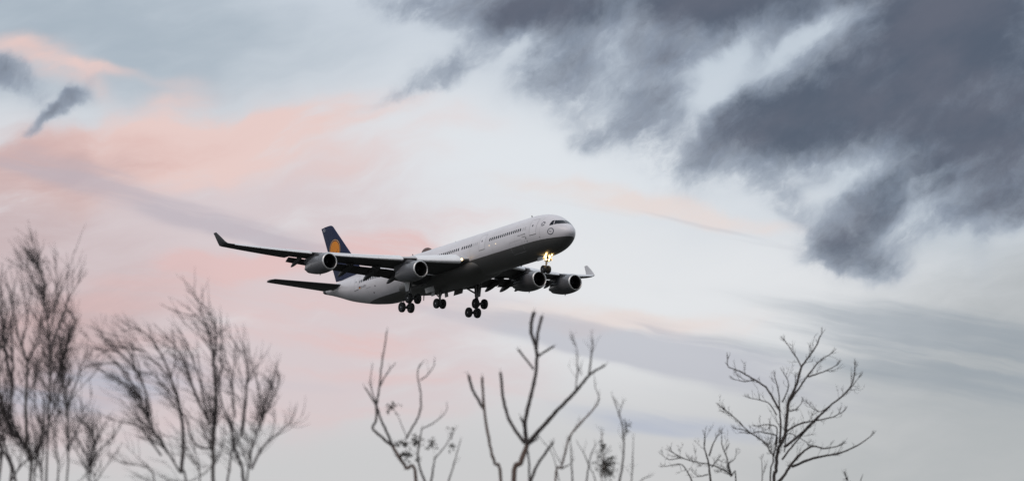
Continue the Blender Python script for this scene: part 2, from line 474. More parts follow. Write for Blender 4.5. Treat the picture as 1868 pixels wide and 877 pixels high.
def skin(s, z, off=0.0, side=-1):   # point on the skin at station s and height z, starboard by default
    w, t, b, m = fus(s)
    k = (z - m) / (t - m if z >= m else m - b)
    k = max(-.999, min(.999, k))
    def P(ss, th): return Vector(fpt(ss, th))
    th = math.acos(k)
    p = P(s, th)
    n = (P(s + .02, th) - P(s - .02, th)).cross(P(s, th + .01) - P(s, th - .01)).normalized()
    if n.y > 0: n = -n
    p += n * off
    if side > 0: p.y = -p.y
    return p
# E:GEOM

airliner = bpy.data.objects.new('airliner', None)
COL.objects.link(airliner)
airliner.matrix_world = ROOTM
airliner['label'] = 'white and grey four-engined airliner with wheels down and navy tail, flying above bare trees'
airliner['category'] = 'airplane'
def part(mb, name, mats, parent=airliner, **k):
    return mb.build(name, mats, parent, xf=B, **k)

# ---- fuselage
ss = [.722, .73, .745, .77, .81, .86, .92, 1.0, 1.1, 1.25, 1.5, 1.8, 2.1, 2.4, 2.75, 3.1, 3.5, 4, 4.5, 5, 5.6, 6.2, 6.9, 7.6, 8.3, 9]
ss += list(np.linspace(10, 40, 31)) + list(np.linspace(41, 60, 39)) + [60.5, 61, 61.4]
fm = MB()
NR = 72
fm.loft([[fpt(s, 2 * math.pi * k / NR) for k in range(NR)] for s in ss])
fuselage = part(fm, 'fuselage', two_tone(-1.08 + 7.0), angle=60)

tm = MB()
tm.loft([[fpt(s, 2 * math.pi * k / 40) for k in range(40)] for s in (61.4, 61.8, 62.2, 62.5, 62.7, 62.85, 62.9)])
part(tm, 'exhaust_cone', TAILM, fuselage)

# belly fairing between the wings
bf = MB()
bs = [18.6, 19.2, 20, 21, 22.5, 24.5, 27, 30, 33, 35.5, 37.5, 39, 40.2, 41]
bh = pchip(bs, [.35, .72, 1.0, 1.25, 1.45, 1.56, 1.62, 1.62, 1.58, 1.45, 1.22, .95, .65, .35])
bw = pchip(bs, [1.2, 1.9, 2.4, 2.7, 2.95, 3.12, 3.2, 3.2, 3.14, 3.0, 2.7, 2.3, 1.75, 1.1])
rings = []
for s in np.linspace(18.6, 41, 50):
    s = float(s); h = bh(s); w = bw(s); zc = -1.60
    ring = []
    for k in range(40):
        a = 2 * math.pi * k / 40
        c, d = math.cos(a), math.sin(a)
        ring.append((-s, w * abs(d) ** .75 * (1 if d > 0 else -1), zc + h * abs(c) ** .8 * (1 if c > 0 else -1) * (.7 if c > 0 else 1.0)))
    rings.append(ring)
bf.loft(rings)
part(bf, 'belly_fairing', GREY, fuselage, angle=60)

# ---- things painted on or let into the skin
def patch(mb, pts2, mi=0, off=.012, deep=.03, side=-1):
    """closed outline in (station, height), laid on the skin with a skirt sunk into it"""
    top = [skin(s, z, off, side) for s, z in pts2]
    low = [skin(s, z, -deep, side) for s, z in pts2]
    n = len(top)
    mb.add(top + low, [tuple(range(n))] + [(i, (i + 1) % n, n + (i + 1) % n, n + i) for i in range(n)], mi)
def rrect(s0, z0, w, h, r, n=3, lean=0):
    pts = []
    for cx, cz, a0 in ((w / 2 - r, h / 2 - r, 0), (-w / 2 + r, h / 2 - r, 90), (-w / 2 + r, -h / 2 + r, 180), (w / 2 - r, -h / 2 + r, 270)):
        for k in range(n + 1):
            a = R_(a0 + 90 * k / n)
            pts.append((s0 + cx + r * math.cos(a), z0 + cz + r * math.sin(a)))
    return pts
def gridpatch(mb, s0, s1, z0, z1, mi, off, ns=1, nz=8, side=-1):
    vs = []; fs = []
    for i in range(nz + 1):
        for j in range(ns + 1):
            vs.append(skin(s0 + (s1 - s0) * j / ns, z0 + (z1 - z0) * i / nz, off, side))
    for i in range(nz):
        for j in range(ns):
            a = i * (ns + 1) + j
            fs.append((a, a + 1, a + ns + 2, a + ns + 1))
    mb.add(vs, fs, mi)
def window(s, z=.87, m=GLASS):
    w = MB(); patch(w, rrect(s, z, .28, .44, .12))
    o = part(w, 'cabin_window', [m], fuselage, smooth=False)
    return o
for k in range(15):
    window(8.52 + .5136 * k)
for k in range(2):
    window(7.42 + .52 * k, m=BLIND)
for k in range(3):
    window(18.76 + .48 * k, m=BLIND)
for k in range(5):
    window(20.22 + .545 * k)
for k in range(25):
    window(23.33 + .525 * k)
for k in range(13):
    window(42.8 + .52 * k, .74 + .02 * k / 2)
def door(s0, s1, z0, z1, sill=True):
    d = MB()
    t = .055
    gridpatch(d, s0, s1, z0, z1, 0, .008, 4, 10)
    for a, b in ((s0 - t, s0), (s1, s1 + t)):
        gridpatch(d, a, b, z0, z1, 2, .012, 1, 10)
    gridpatch(d, s0, s1, z1, z1 + t, 2, .012, 4, 1)
    gridpatch(d, s0 - t, s1 + t, z0 - .09, z0, 1 if sill else 2, .012, 4, 1)
    o = part(d, 'cabin_door', [WHITE, LINE, FAINT], fuselage)
    h = MB()
    patch(h, rrect((s0 + s1) / 2 + .1, (z0 + z1) / 2 + .18, .2, .28, .08), off=.018)
    part(h, 'door_window', GLASS, fuselage, smooth=False)
door(5.2, 6.42, -.2, 1.78)
door(16.9, 18.15, -.15, 1.8)
door(49.55, 50.75, -.15, 1.75)
# cargo door, service panels and their seams
cp = MB()
for a, b, z0, z1 in ((8.3, 11.0, -.47, -.44), (8.3, 11.0, -1.95, -1.92), (8.27, 8.3, -1.95, -.44), (11.0, 11.03, -1.95, -.44)):
    gridpatch(cp, a, b, z0, z1, 0, .008, 6, 4)
for k in range(12):
    gridpatch(cp, 8.4 + .22 * k, 8.54 + .22 * k, -.38, -.36, 0, .008, 1, 1)
part(cp, 'cargo_door', FAINT, fuselage)
for s, z, w, h in ((7.25, -.42, .20, .28), (7.1, -.86, .16, .18), (6.9, -1.55, .5, .05), (46.6, -.45, 1.5, .04), (7.62, -.8, .10, .1), (4.6, -.75, .12, .12), (44.6, -.5, .3, .22), (45.4, -1.3, .3, .2)):
    sp_ = MB()
    patch(sp_, rrect(s, z, w, h, min(w, h) * .3), off=.008)
    part(sp_, 'service_panel', LINE, fuselage, smooth=False)

# cockpit glazing: six panes wrapped round the nose, lower edge then upper edge
def pane(q, n=5, side=-1):
    w = MB()
    (a, b, c, d) = q
    vs = []; fs = []
    for i in range(n + 1):
        for j in range(n + 1):
            u, v = i / n, j / n
            s = (a[0] * (1 - u) + b[0] * u) * (1 - v) + (d[0] * (1 - u) + c[0] * u) * v
            z = (a[1] * (1 - u) + b[1] * u) * (1 - v) + (d[1] * (1 - u) + c[1] * u) * v
            vs.append(skin(s, z, .015, side))
    for i in range(n):
        for j in range(n):
            k = i * (n + 1) + j
            fs.append((k, k + 1, k + n + 2, k + n + 1))
    w.add(vs, fs)
    part(w, 'cockpit_window', GLASS, fuselage)
def pane_y(side):
    """windscreen pane, laid out on the nose by its distance from the centreline"""
    w = MB(); vs = []; fs = []; n = 8
    def top_at(s, y):
        wd, t, b, m = fus(s)
        return m + (t - m) * math.sqrt(max(0, 1 - (y / wd) ** 2))
    for i in range(n + 1):
        y = .05 + (1.12 - .05) * i / n
        for j in range(n + 1):
            v = j / n
            lo = .70 - .02 * (i / n); hi = 1.27 - .05 * (i / n)
            zt = lo + (hi - lo) * v
            a, b = .05, 4.0
            for _ in range(40):
                mid = (a + b) / 2
                if fus(mid)[0] <= y + .01 or top_at(mid, y) < zt: a = mid
                else: b = mid
            s = (a + b) / 2
            p = Vector((-s, side * y, zt))
            e = .01
            nx = top_at(s + e, y) - top_at(s - e, y); ny = top_at(s, y + e) - top_at(s, y - e)
            nn = Vector((nx / (2 * e), -ny / (2 * e) * side, 1)).normalized()
            vs.append(p + nn * .018)
    for i in range(n):
        for j in range(n):
            k = i * (n + 1) + j
            fs.append((k, k + 1, k + n + 2, k + n + 1))
    w.add(vs, fs)
    part(w, 'cockpit_window', GLASS, fuselage)
for sd_ in (-1, 1):
    pane_y(sd_)
    pane([(2.60, .61), (2.24, .74), (2.69, 1.22), (2.90, 1.27)], side=sd_)
    pane([(3.18, .56), (2.67, .60), (2.97, 1.28), (3.15, 1.22)], side=sd_)

# lettering and marks
def text(s_, size, s0, z0, m, name, side=-1, parent=fuselage, align='LEFT', surf=None, slant=0):
    cu = bpy.data.curves.new(name, 'FONT'); cu.body = s_; cu.size = size; cu.align_x = align
    cu.resolution_u = 3
    o = bpy.data.objects.new(name, cu); COL.objects.link(o)
    dg = bpy.context.evaluated_depsgraph_get()
    me = bpy.data.meshes.new_from_object(o.evaluated_get(dg))
    mb = MB()
    f = surf or (lambda s, z: skin(s, z, .012))
    mb.add([f(s0 - v.co.x - slant * v.co.y, z0 + v.co.y) for v in me.vertices], [tuple(p.vertices) for p in me.polygons])
    bpy.data.objects.remove(o); bpy.data.curves.remove(cu); bpy.data.meshes.remove(me)
    part(mb, name, m, parent, smooth=False)
text('Airbus A340-300', .25, 9.1, .06, INK, 'lettering')
text('Giessen', .25, 8.1, -.24, INK, 'lettering')
text('D-AIFD', .46, 48.62, -.18, INKB, 'registration')
fl = MB()
for k in range(3):
    gridpatch(fl, 48.75, 49.25, .15 - .11 * (k + 1), .15 - .11 * k, k, .012, 2, 1)
part(fl, 'flag', [INK, RED, GOLD], fuselage)

BIRD = [(.84, .44), (.36, .04), (.2, -.10), (.06, .02), (-.14, .15), (-.46, .20), (-.86, .02), (-.5, .04), (-.2, -.08), (-.06, -.28), (.04, -.52), (.13, -.28), (.3, -.16), (.44, .02)]
def ring_pts(cs, cz, r0, r1, f, n=40):
    vs = []; fs = []
    for k in range(n):
        a = 2 * math.pi * k / n
        for r in (r0, r1):
            vs.append(f(cs + r * math.cos(a), cz + r * math.sin(a)))
    for k in range(n):
        j = (k + 1) % n
        fs.append((2 * k, 2 * k + 1, 2 * j + 1, 2 * j))
    return vs, fs
em = MB()
f1 = lambda s, z: skin(s, z, .012)
em.add(*ring_pts(2.86, -.25, .345, .44, f1))
bird = [f1(2.86 - .30 * x, -.25 + .30 * y) for x, y in BIRD]
em.add(bird, [tuple(range(len(bird)))])
part(em, 'nose_emblem', INKB, fuselage, smooth=False)
st = MB()
for k in range(5):
    a = R_(90 + 72 * k)
    q = []
    for r, da in ((.30, -20), (.30, 30), (.14, 36), (.16, -14)):
        q.append(f1(4.13 - r * math.cos(a + R_(da)), .93 + 1.1 * r * math.sin(a + R_(da))))
    st.add(q, [(0, 1, 2, 3)])
part(st, 'star_emblem', INKB, fuselage, smooth=False)

# aerials, dome, drain masts, scan lights
def blade(mb, s, z0, h, c, y=0, down=False):
    sg = -1 if down else 1
    rings = []
    for k, (t, cc) in enumerate(((0, 1), (1, .55))):
        zz = z0 + sg * h * t; sh = .35 * c * t
        rings.append([(-(s + sh) + c * cc * x, y + .045 * w, zz) for x, w in ((.5, 0), (.2, 1), (-.3, .7), (-.5, 0), (-.3, -.7), (.2, -1))])
    mb.loft(rings)
for a_ in ((9.6, 2.78, .42, .32, 0, False), (38.9, 2.78, .4, .32, 0, False), (28.0, 2.78, .25, .3, 0, False), (36.4, -2.95, .75, .3, 0, True), (41.5, -2.75, .4, .3, 0, True), (12.5, -2.78, .3, .3, 0, True)):
    ae = MB(); blade(ae, *a_)
    part(ae, 'aerial', DARK, fuselage)
dm = MB()
for k in range(1):
    rings = []
    for i in range(9):
        u = i / 8; s = 34.0 + 2.6 * u
        hh = .78 * math.sin(math.pi * min(max(u, .02), .98)) ** .6; ww = .62 * math.sin(math.pi * min(max(u, .02), .98)) ** .6
        rings.append([(-s, ww * math.cos(a), 2.66 + hh * math.sin(a)) for a in (2 * math.pi * j / 16 for j in range(16))])
    dm.loft(rings)
part(dm, 'satellite_dome', mat('dome_brown', (.10, .055, .045), .5), fuselage)
for s, z in ((15.72, .07), (14.17, .03)):
    q = MB(); patch(q, rrect(s, z, .10, .10, .045), off=.02)
    part(q, 'scan_light', LAMPS, fuselage, smooth=False)

# ---- wings
def LEs(y): return 20.9 + .621 * (y - 2.82)
def chord(y):
    if y < 9.4: te = 31.9 + (32.6 - 31.9) * (y - 2.82) / 6.58
    else: te = 32.6 + (39.8 - 32.6) * (y - 9.4) / 19.9
    return te - LEs(y)
def wz(y):
    d = y - 2.8
    return -1.0 + .0423 * d + .00277 * d * d
def inc(y): return R_(4.2 - 4.4 * (y - 2.8) / 26.5)
def tc_(y): return .145 - .045 * min(1, (y - 2.8) / 12)
def af(x, up):                      # chord-normalised surface height
    x = max(x, 0)
    yt = 5 * (.2969 * math.sqrt(x) - .126 * x - .3516 * x * x + .2843 * x ** 3 - .1015 * x ** 4)
    cb = .018 * math.sin(math.pi * x ** 1.3)
    return yt, cb
def afz(x, up, t):
    yt, cb = af(x, up)
    return cb + (yt * t if up else -yt * t)
def wp(y, x, z, side):              # chord-local -> body
    c = chord(y); i = inc(y)
    xx, zz = (x - .25) * c, z * c
    X = xx * math.cos(i) + zz * math.sin(i); Z = -xx * math.sin(i) + zz * math.cos(i)
    return (-(LEs(y) + .25 * c + X), side * y, wz(y) + Z)
def main_ring(y, side):
    t = tc_(y)
    xu = [.84, .7, .55, .4, .28, .18, .10, .05, .02, .006, 0]
    xl = [.006, .02, .05, .1, .2, .3, .42, .55, .66, .72]
    r = [wp(y, x, afz(x, True, t), side) for x in xu] + [wp(y, x, afz(x, False, t), side) for x in xl]
    r += [wp(y, .735, afz(.72, False, t) * .2 + afz(.84, True, t) * .35, side), wp(y, .835, afz(.84, True, t) - .006, side)]
    return r
def aft_ring(y, side, x0=.845, l0=.725):
    t = tc_(y)
    r = [wp(y, x, afz(x, True, t), side) for x in (x0, .9, .95, 1.0)]
    r += [wp(y, x, afz(x, False, t) - .001, side) for x in (1.0, .93, .85, .78, l0)]
    r += [wp(y, l0 + .015, afz(.72, False, t) * .2 + afz(.84, True, t) * .35, side)]
    return r
def slat_ring(y, side, ang=19):
    t = tc_(y); a = R_(ang); c_, s_ = math.cos(a), math.sin(a)
    pts = [(x, afz(x, True, t)) for x in (.155, .12, .08, .05, .025, .01, .002, 0)] + [(x, afz(x, False, t)) for x in (.003, .012, .028, .04)]
    pts += [(.03, -.004), (.035, .012), (.06, afz(.06, True, t) - .016), (.1, afz(.1, True, t) - .009), (.154, afz(.155, True, t) - .003)]
    px_, pz_ = .13, .03
    out = []
    for x, z in pts:
        X = (x - px_) * c_ - (z - pz_) * s_ + px_ - .045
        Z = (x - px_) * s_ + (z - pz_) * c_ + pz_ + .006
        out.append(wp(y, X, Z, side))
    return out
def flap_ring(y, side, ang=32, dx=.775, dz=-.022, c0=.24):
    a = -R_(ang); pts = []
    for x in (1, .8, .55, .35, .2, .1, .04, .01, 0):
        yt, _ = af(x, True); pts.append((x, yt * .16 + .02 * math.sin(math.pi * x)))
    for x in (.01, .05, .15, .35, .6, .99):
        yt, _ = af(x, True); pts.append((x, -yt * .10))
    out = []
    for x, z in pts:
        x *= c0; z *= c0
        out.append(wp(y, dx + x * math.cos(a) - z * math.sin(a), dz + x * math.sin(a) + z * math.cos(a), side))
    return out
def span(f, y0, y1, n):
    return [f(y0 + (y1 - y0) * k / n) for k in range(n + 1)]

SLATS = [(3.7, 8.55), (10.15, 12.9), (12.94, 15.7), (15.74, 18.5), (20.35, 23.1), (23.14, 26.1), (26.14, 28.9)]
for side in (-1, 1):
    w = MB()
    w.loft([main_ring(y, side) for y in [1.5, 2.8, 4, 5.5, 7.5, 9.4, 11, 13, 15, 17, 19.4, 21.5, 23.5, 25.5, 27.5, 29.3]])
    w.m = [1 if (k % 23) < 10 else 0 for k in range(len(w.f) - 2)] + [0, 0]  # top faces stay light grey; lower faces take the painted-in shade
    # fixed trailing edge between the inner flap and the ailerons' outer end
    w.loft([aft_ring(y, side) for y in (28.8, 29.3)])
    wing = part(w, 'wing', [WING_SHADE, WINGT])
    for a, b in SLATS:
        q = MB(); q.loft(span(lambda y: slat_ring(y, side), a, b, 5))
        part(q, 'slat', SLATM, wing)
    for a, b in ((3.15, 9.40), (9.44, 15.6), (15.64, 21.4)):
        q = MB(); q.loft(span(lambda y: flap_ring(y, side, 21 if a < 9 else 25), a, b, 6))
        part(q, 'flap', WING_SHADE, wing)
    for a, b in ((21.5, 25.1), (25.14, 28.75)):
        q = MB(); q.loft(span(lambda y: aft_ring(y, side), a, b, 4))
        part(q, 'aileron', WING_SHADE, wing)
    # flap track fairings hanging below the trailing edge, drooped with the flaps
    for y, ln, rr in ((7.9, 4.8, .40), (11.0, 4.8, .42), (14.2, 4.4, .38), (17.4, 3.9, .33), (20.4, 3.0, .28)):
        q = MB(); rings = []
        c = chord(y)
        p0 = Vector(wp(y, .52, afz(.52, False, tc_(y)) - .005, side))
        p1 = Vector(wp(y, .78, afz(.72, False, tc_(y)) - .035 * 8 / c, side))
        ln2 = ln * .58
        p2 = p1 + Vector((-ln2 * math.cos(R_(20)), 0, -ln2 * math.sin(R_(20))))
        for k in range(15):
            u = k / 14
            p = p0.lerp(p1, u / .45) if u < .45 else p1.lerp(p2, (u - .45) / .55)
            r = rr * (math.sin(math.pi * min(1, (u + .02) / 1.04) ** .85) ** .6 + .03)
            rings.append([(p.x, p.y + r * .8 * math.cos(v), p.z - r * .25 + r * 1.35 * math.sin(v)) for v in (2 * math.pi * j / 12 for j in range(12))])
        q.loft(rings)
        part(q, 'flap_fairing', WING_SHADE, wing)
    # winglet
    q = MB()
    def wl(y, z, le, c, th, cant):
        r = []
        for x in (1, .8, .55, .3, .12, .03, 0):
            yt, _ = af(x, True); r.append((x, yt * th))
        for x in (.03, .12, .3, .55, .8):
            yt, _ = af(x, True); r.append((x, -yt * th))
        n = Vector((0, -math.sin(cant), math.cos(cant)))
        return [(-(le + x * c), side * (y + n.y * d * c), z + n.z * d * c) for x, d in r]
    zt = wz(29.3)
    q.loft([wl(29.3, zt, LEs(29.3), 2.5, .10, R_(8)), wl(29.62, zt + .12, LEs(29.3) + .35, 2.3, .09, R_(30)), wl(29.78, zt + .42, LEs(29.3) + .75, 1.95, .08, R_(60)),
            wl(29.92, zt + 1.1, LEs(29.3) + 1.55, 1.45, .08, R_(72)), wl(30.05, 4.02, LEs(29.3) + 2.7, .75, .08, R_(75))])
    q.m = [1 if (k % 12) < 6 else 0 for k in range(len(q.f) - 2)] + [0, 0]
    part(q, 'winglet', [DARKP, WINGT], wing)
    # root lamp
    q = MB()
    lp = Vector(wp(3.55, -.004, -.01, side))
    q.add([lp + Vector((.05, .16 * math.cos(v), .13 * math.sin(v))) for v in (2 * math.pi * j / 14 for j in range(14))], [tuple(range(14))])
    q.add([lp + Vector((-.25, .16 * math.cos(v), .13 * math.sin(v))) for v in (2 * math.pi * j / 14 for j in range(14))], [tuple(range(14))])
    part(q, 'landing_light', LAMPW, wing, smooth=False)

# ---- engines
def engine(y, s0, z0, side):
    out = [(.0, 1.02), (.02, 1.07), (.10, 1.125), (.3, 1.185), (.7, 1.25), (1.3, 1.30), (2.0, 1.31), (2.8, 1.27), (3.5, 1.17), (4.2, 1.02), (4.8, .87), (5.3, .74)]
    def rings(prof, n=48): return [[(-(s0 + x), side * y + r * math.cos(v), z0 + r * math.sin(v)) for v in (2 * math.pi * j / n for j in range(n))] for x, r in prof]
    q = MB(); q.loft(rings([(.16, 1.148)] + out[3:] + [(5.3, .70), (4.7, .68)]), cap0=False, cap1=False)
    q.loft(rings([(.16, .935), (.5, .93), (1.1, .92), (1.3, .92)]), 1, cap0=False, cap1=False)
    e = part(q, 'engine', [NAC, DARK])
    q = MB(); q.loft(rings([(.17, 1.15), (.10, 1.125), (.04, 1.085), (.0, 1.03), (.0, 1.0), (.04, .965), (.17, .935)]), cap0=False, cap1=False)
    part(q, 'intake_lip', LIP, e)
    q = MB(); q.loft(rings([(1.25, .92), (1.25, .30), (1.26, .01)]), cap0=False, cap1=False)
    for k in range(36):
        a = 2 * math.pi * k / 36
        u = Vector((0, math.cos(a), math.sin(a))); t = Vector((0, -math.sin(a), math.cos(a)))
        c = Vector((-(s0 + 1.12), side * y, z0))
        q.add([c + u * .28 + t * .02, c + u * .9 + t * .06, c + u * .9 - t * .03 + Vector((-.12, 0, 0)), c + u * .28 - t * .02 + Vector((-.1, 0, 0))], [(0, 1, 2, 3)], 1)
    part(q, 'fan', [DARK, FANM], e)
    q = MB(); q.loft(rings([(.68, .01), (.72, .07), (.82, .15), (.98, .24), (1.2, .31)], 20))
    part(q, 'spinner', FANM, e)
    q = MB(); q.loft(rings([(4.6, .52), (5.3, .48), (5.9, .36), (6.3, .22), (6.5, .05)], 24))
    part(q, 'exhaust_cone', TAILM, e)
    q = MB()
    le = LEs(y); zl = wz(y)
    top = [(s0 + 1.6, z0 + 1.27), (le - 1.2, z0 + 1.42), (le - .1, zl - .10), (le + .6, zl - .02), (le + 3.6, zl - .30)]
    bot = [(s0 + 1.6, z0 + 1.1), (le - 1.2, z0 + 1.1), (le - .1, z0 + 1.0), (s0 + 4.4, z0 + .8), (s0 + 6.8, z0 + .8)]
    wd = [.05, .19, .22, .22, .06]
    q.loft([[(-a[0], side * y - w, a[1]), (-a[0], side * y + w, a[1]), (-b[0], side * y + w, b[1]), (-b[0], side * y - w, b[1])] for a, b, w in zip(top, bot, wd)])
    part(q, 'pylon', NAC, e, angle=30)
    for sg in (-1, 1):
        q = MB()
        a = R_(90 - sg * 38)
        c = Vector((-(s0 + 1.2), side * y + 1.28 * math.cos(a), z0 + 1.28 * math.sin(a)))
        u = Vector((0, math.cos(a), math.sin(a)))
        nn = Vector((0, -math.sin(a), math.cos(a))) * .02
        P = [c, c + Vector((-1.1, 0, 0)) - u * .02, c + Vector((-1.1, 0, 0)) + u * .3, c + Vector((-.6, 0, 0)) + u * .28]
        q.add([p + nn for p in P] + [p - nn for p in P], [(0, 1, 2, 3), (7, 6, 5, 4), (0, 4, 5, 1), (1, 5, 6, 2), (2, 6, 7, 3), (3, 7, 4, 0)])
        part(q, 'strake', NAC, e, smooth=False)
    q = MB()
    for x, z in ((1.0, -.35), (2.3, -.6), (3.0, -.2)):
        th = math.asin(z / 1.31)
        pts = []
        for ds, dz in ((-.1, -.05), (.1, -.05), (.1, .05), (-.1, .05)):
            r = np.interp(x + ds, [p[0] for p in out], [p[1] for p in out]) + .012
            t2 = th + dz
            pts.append((-(s0 + x + ds), side * y - r * math.cos(t2), z0 + r * math.sin(t2)))
        q.add(pts, [(0, 1, 2, 3)])
    q.loft(rings([(.92, 1.281), (.95, 1.283)]), cap0=False, cap1=False)
    q.loft(rings([(2.66, 1.288), (2.69, 1.286)]), cap0=False, cap1=False)
    part(q, 'access_panel', LINE, e, smooth=False)
    q = MB(); blade(q, s0 + 2.6, z0 - 1.24, .22, .22, side * y, True)
    part(q, 'drain_mast', DARK, e)
for side in (-1, 1):
    engine(9.42, 22.1, -2.44, side)
    engine(19.62, 28.25, -1.11, side)

# ---- tail
def fin_le(z): return 60.33 - (11.1 - z) * 1.012
def fin_te(z): return 63.35 - (11.1 - z) * (63.35 - 59.6) / (11.1 - 2.77)
def fin_t(x, z):
    yt, _ = af(x, True)
    return yt * .09
def fin_pt(x, z, side):
    c = fin_te(z) - fin_le(z)
    return (-(fin_le(z) + x * c), side * fin_t(x, z) * c, z)
def fin_surf(s, z, off=.012, side=-1):
    c = fin_te(z) - fin_le(z); x = min(max((s - fin_le(z)) / c, .001), 1)
    return (-s, side * (fin_t(x, z) * c + off), z)
XF = [0, .01, .04, .1, .2, .3, .42, .55, .68]
fz = [1.6, 2.5, 3.5, 5, 7, 9, 10.4, 10.85, 11.03, 11.1]
def finring(z, xs, tipcut=0):
    k = [x for x in xs]
    if z > 10.9: k = [max(x, .035 * (z - 10.85) / .25 * 1.6) if x < .2 else x for x in xs]
    return [fin_pt(x, z, -1) for x in reversed(k)] + [fin_pt(x, z, 1) for x in k[1 if k[0] == 0 else 0:]]
q = MB(); q.loft([[fin_pt(x, z, -1) for x in reversed(XF)] + [fin_pt(x, z, 1) for x in XF[1:]] for z in fz[:-2]] +
               [[(-(fin_le(z) + dx + (x) * (fin_te(z) - fin_le(z) - dx)), sgn * fin_t(x, z) * 2.2, z) for x, sgn in [(x, -1) for x in reversed(XF)] + [(x, 1) for x in XF[1:]]] for z, dx in ((11.03, .16), (11.1, .4))])
# dorsal fillet
q.loft([[(-s, -w, 2.3), (-s, w, 2.3), (-s, 0.01, zt), (-s, -0.01, zt)] for s, w, zt in ((49.0, .02, 2.86), (50.6, .14, 3.0), (52.0, .26, 3.3), (53.0, .3, 3.75))])
fin = part(q, 'vertical_stabilizer', NAVY, angle=50)
q = MB(); XR = [.69, .8, .9, 1.0]
q.loft([[fin_pt(x, z, -1) for x in reversed(XR)] + [fin_pt(x, z, 1) for x in XR] for z in (2.7, 4, 6, 8, 10, 11.06)])
part(q, 'rudder', NAVY, fin)
q = MB()
fsf = lambda s, z: fin_surf(s, z, .02)
fsf2 = lambda s, z: fin_surf(s, z, .03)
LC = (59.45, 7.2)
q.add(*ring_pts(LC[0], LC[1], 1.52, 1.63, fsf, 56), 1)
n = 48
dv = [fsf(LC[0], LC[1])]
df = []
for i, r in enumerate((.7, 1.4)):
    dv += [fsf(LC[0] + r * math.cos(2 * math.pi * k / n), LC[1] + r * math.sin(2 * math.pi * k / n)) for k in range(n)]
for k in range(n):
    j = (k + 1) % n
    df += [(0, 1 + k, 1 + j), (1 + k, 1 + n + k, 1 + n + j, 1 + j)]
q.add(dv, df, 0)
q.add([fsf2(LC[0] - 1.3 * x, LC[1] - .35 + 1.3 * y) for x, y in BIRD], [tuple(range(len(BIRD)))], 2)
part(q, 'tail_emblem', [ORANGE, RINGM, NAVY], fin, smooth=False)
text('FD', .6, 62.75, 10.45, PALE, 'lettering', parent=fin, surf=fsf)

for side in (-1, 1):
    def sp2(y, x, up, shrink=0):
        le = 54.9 + (60.6 - 54.9) * (y - .5) / 9.25; te = 60.0 + (62.95 - 60.0) * (y - .5) / 9.25
        if y > 9.5: le += (y - 9.5) * 3
        c = te - le
        yt, _ = af(x, True)
        z = 1.30 + (y - .5) * .14
        a = R_(-2.0)
        xx = x * c; zz = (yt if up else -yt) * .10 * c
        return (-(le + xx), side * y, z + zz + (x - .5) * c * math.sin(a))
    XS = [0, .01, .04, .1, .2, .35, .5, .64]
    q = MB(); q.loft([[sp2(y, x, True) for x in reversed(XS)] + [sp2(y, x, False) for x in XS[1:]] for y in (.5, 2, 4, 6, 8, 9.4, 9.72)])
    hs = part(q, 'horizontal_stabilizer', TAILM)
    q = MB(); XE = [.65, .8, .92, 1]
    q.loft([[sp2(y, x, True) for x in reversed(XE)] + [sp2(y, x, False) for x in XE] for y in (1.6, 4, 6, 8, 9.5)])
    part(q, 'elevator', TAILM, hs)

# ---- landing gear
def wheel(parent, c, r, w):
    q = MB(); n = 32
    def rg(prof): return [[(c[0] + rr * math.cos(v), c[1] + yy, c[2] + rr * math.sin(v)) for v in (2 * math.pi * j / n for j in range(n))] for yy, rr in prof]
    h = w / 2
    q.loft(rg([(-h * .75, r * .52), (-h * .98, r * .66), (-h, r * .8), (-h * .8, r * .94), (-h * .4, r * .995), (0, r), (h * .4, r * .995), (h * .8, r * .94), (h, r * .8), (h * .98, r * .66), (h * .75, r * .52)]), 0)
    for sg in (-1, 1):
        q.loft(rg([(sg * h * .76, r * .515), (sg * h * .6, r * .46), (sg * h * .55, r * .2), (sg * h * .8, r * .17), (sg * h * .82, r * .01)]), 1, cap0=False)
    return part(q, 'wheel', [TYRE, HUB], parent)
# nose gear
q = MB()
NG = (-6.95, 0, -4.38)
q.tube([(-6.6, 0, -2.2), (-6.82, 0, -3.3)], .15, 14); q.tube([(-6.8, 0, -3.2), (-6.93, 0, -4.3)], .085, 12)
q.tube([(-6.95, -.42, -4.38), (-6.95, .42, -4.38)], .08, 10)
q.tube([(-6.75, 0, -3.0), (-7.9, 0, -2.4)], .08, 10)
q.tube([(-6.62, 0, -3.25), (-6.60, 0, -3.6), (-6.88, 0, -4.08)], [.06, .05, .05], 8)
q.tube([(-6.72, -.32, -3.32), (-6.72, .5, -3.32)], .055, 8)
q.box((-6.7, 0, -2.85), (.22, 1.0, .12)); q.box((-6.72, 0, -3.12), (.2, .7, .10))
q.tube([(-6.65, -.36, -2.7), (-6.75, -.12, -3.3)], .035, 8); q.tube([(-6.65, .36, -2.7), (-6.75, .12, -3.3)], .035, 8)
ngear = part(q, 'nose_landing_gear', STEEL)
for sg in (-1, 1):
    wheel(ngear, (NG[0], sg * .36, NG[2]), .525, .40)
    q = MB(); q.box((-7.1, sg * .66, -2.95), (1.3, .04, .62), rot=Matrix.Rotation(R_(sg * 8), 3, 'X'))
    part(q, 'gear_door', DOORM, ngear, smooth=False)
LPOS = [(-6.42, -.36, -2.86, .14), (-6.42, .34, -2.86, .14), (-6.55, -.24, -3.16, .09), (-6.55, .26, -3.18, .09)]
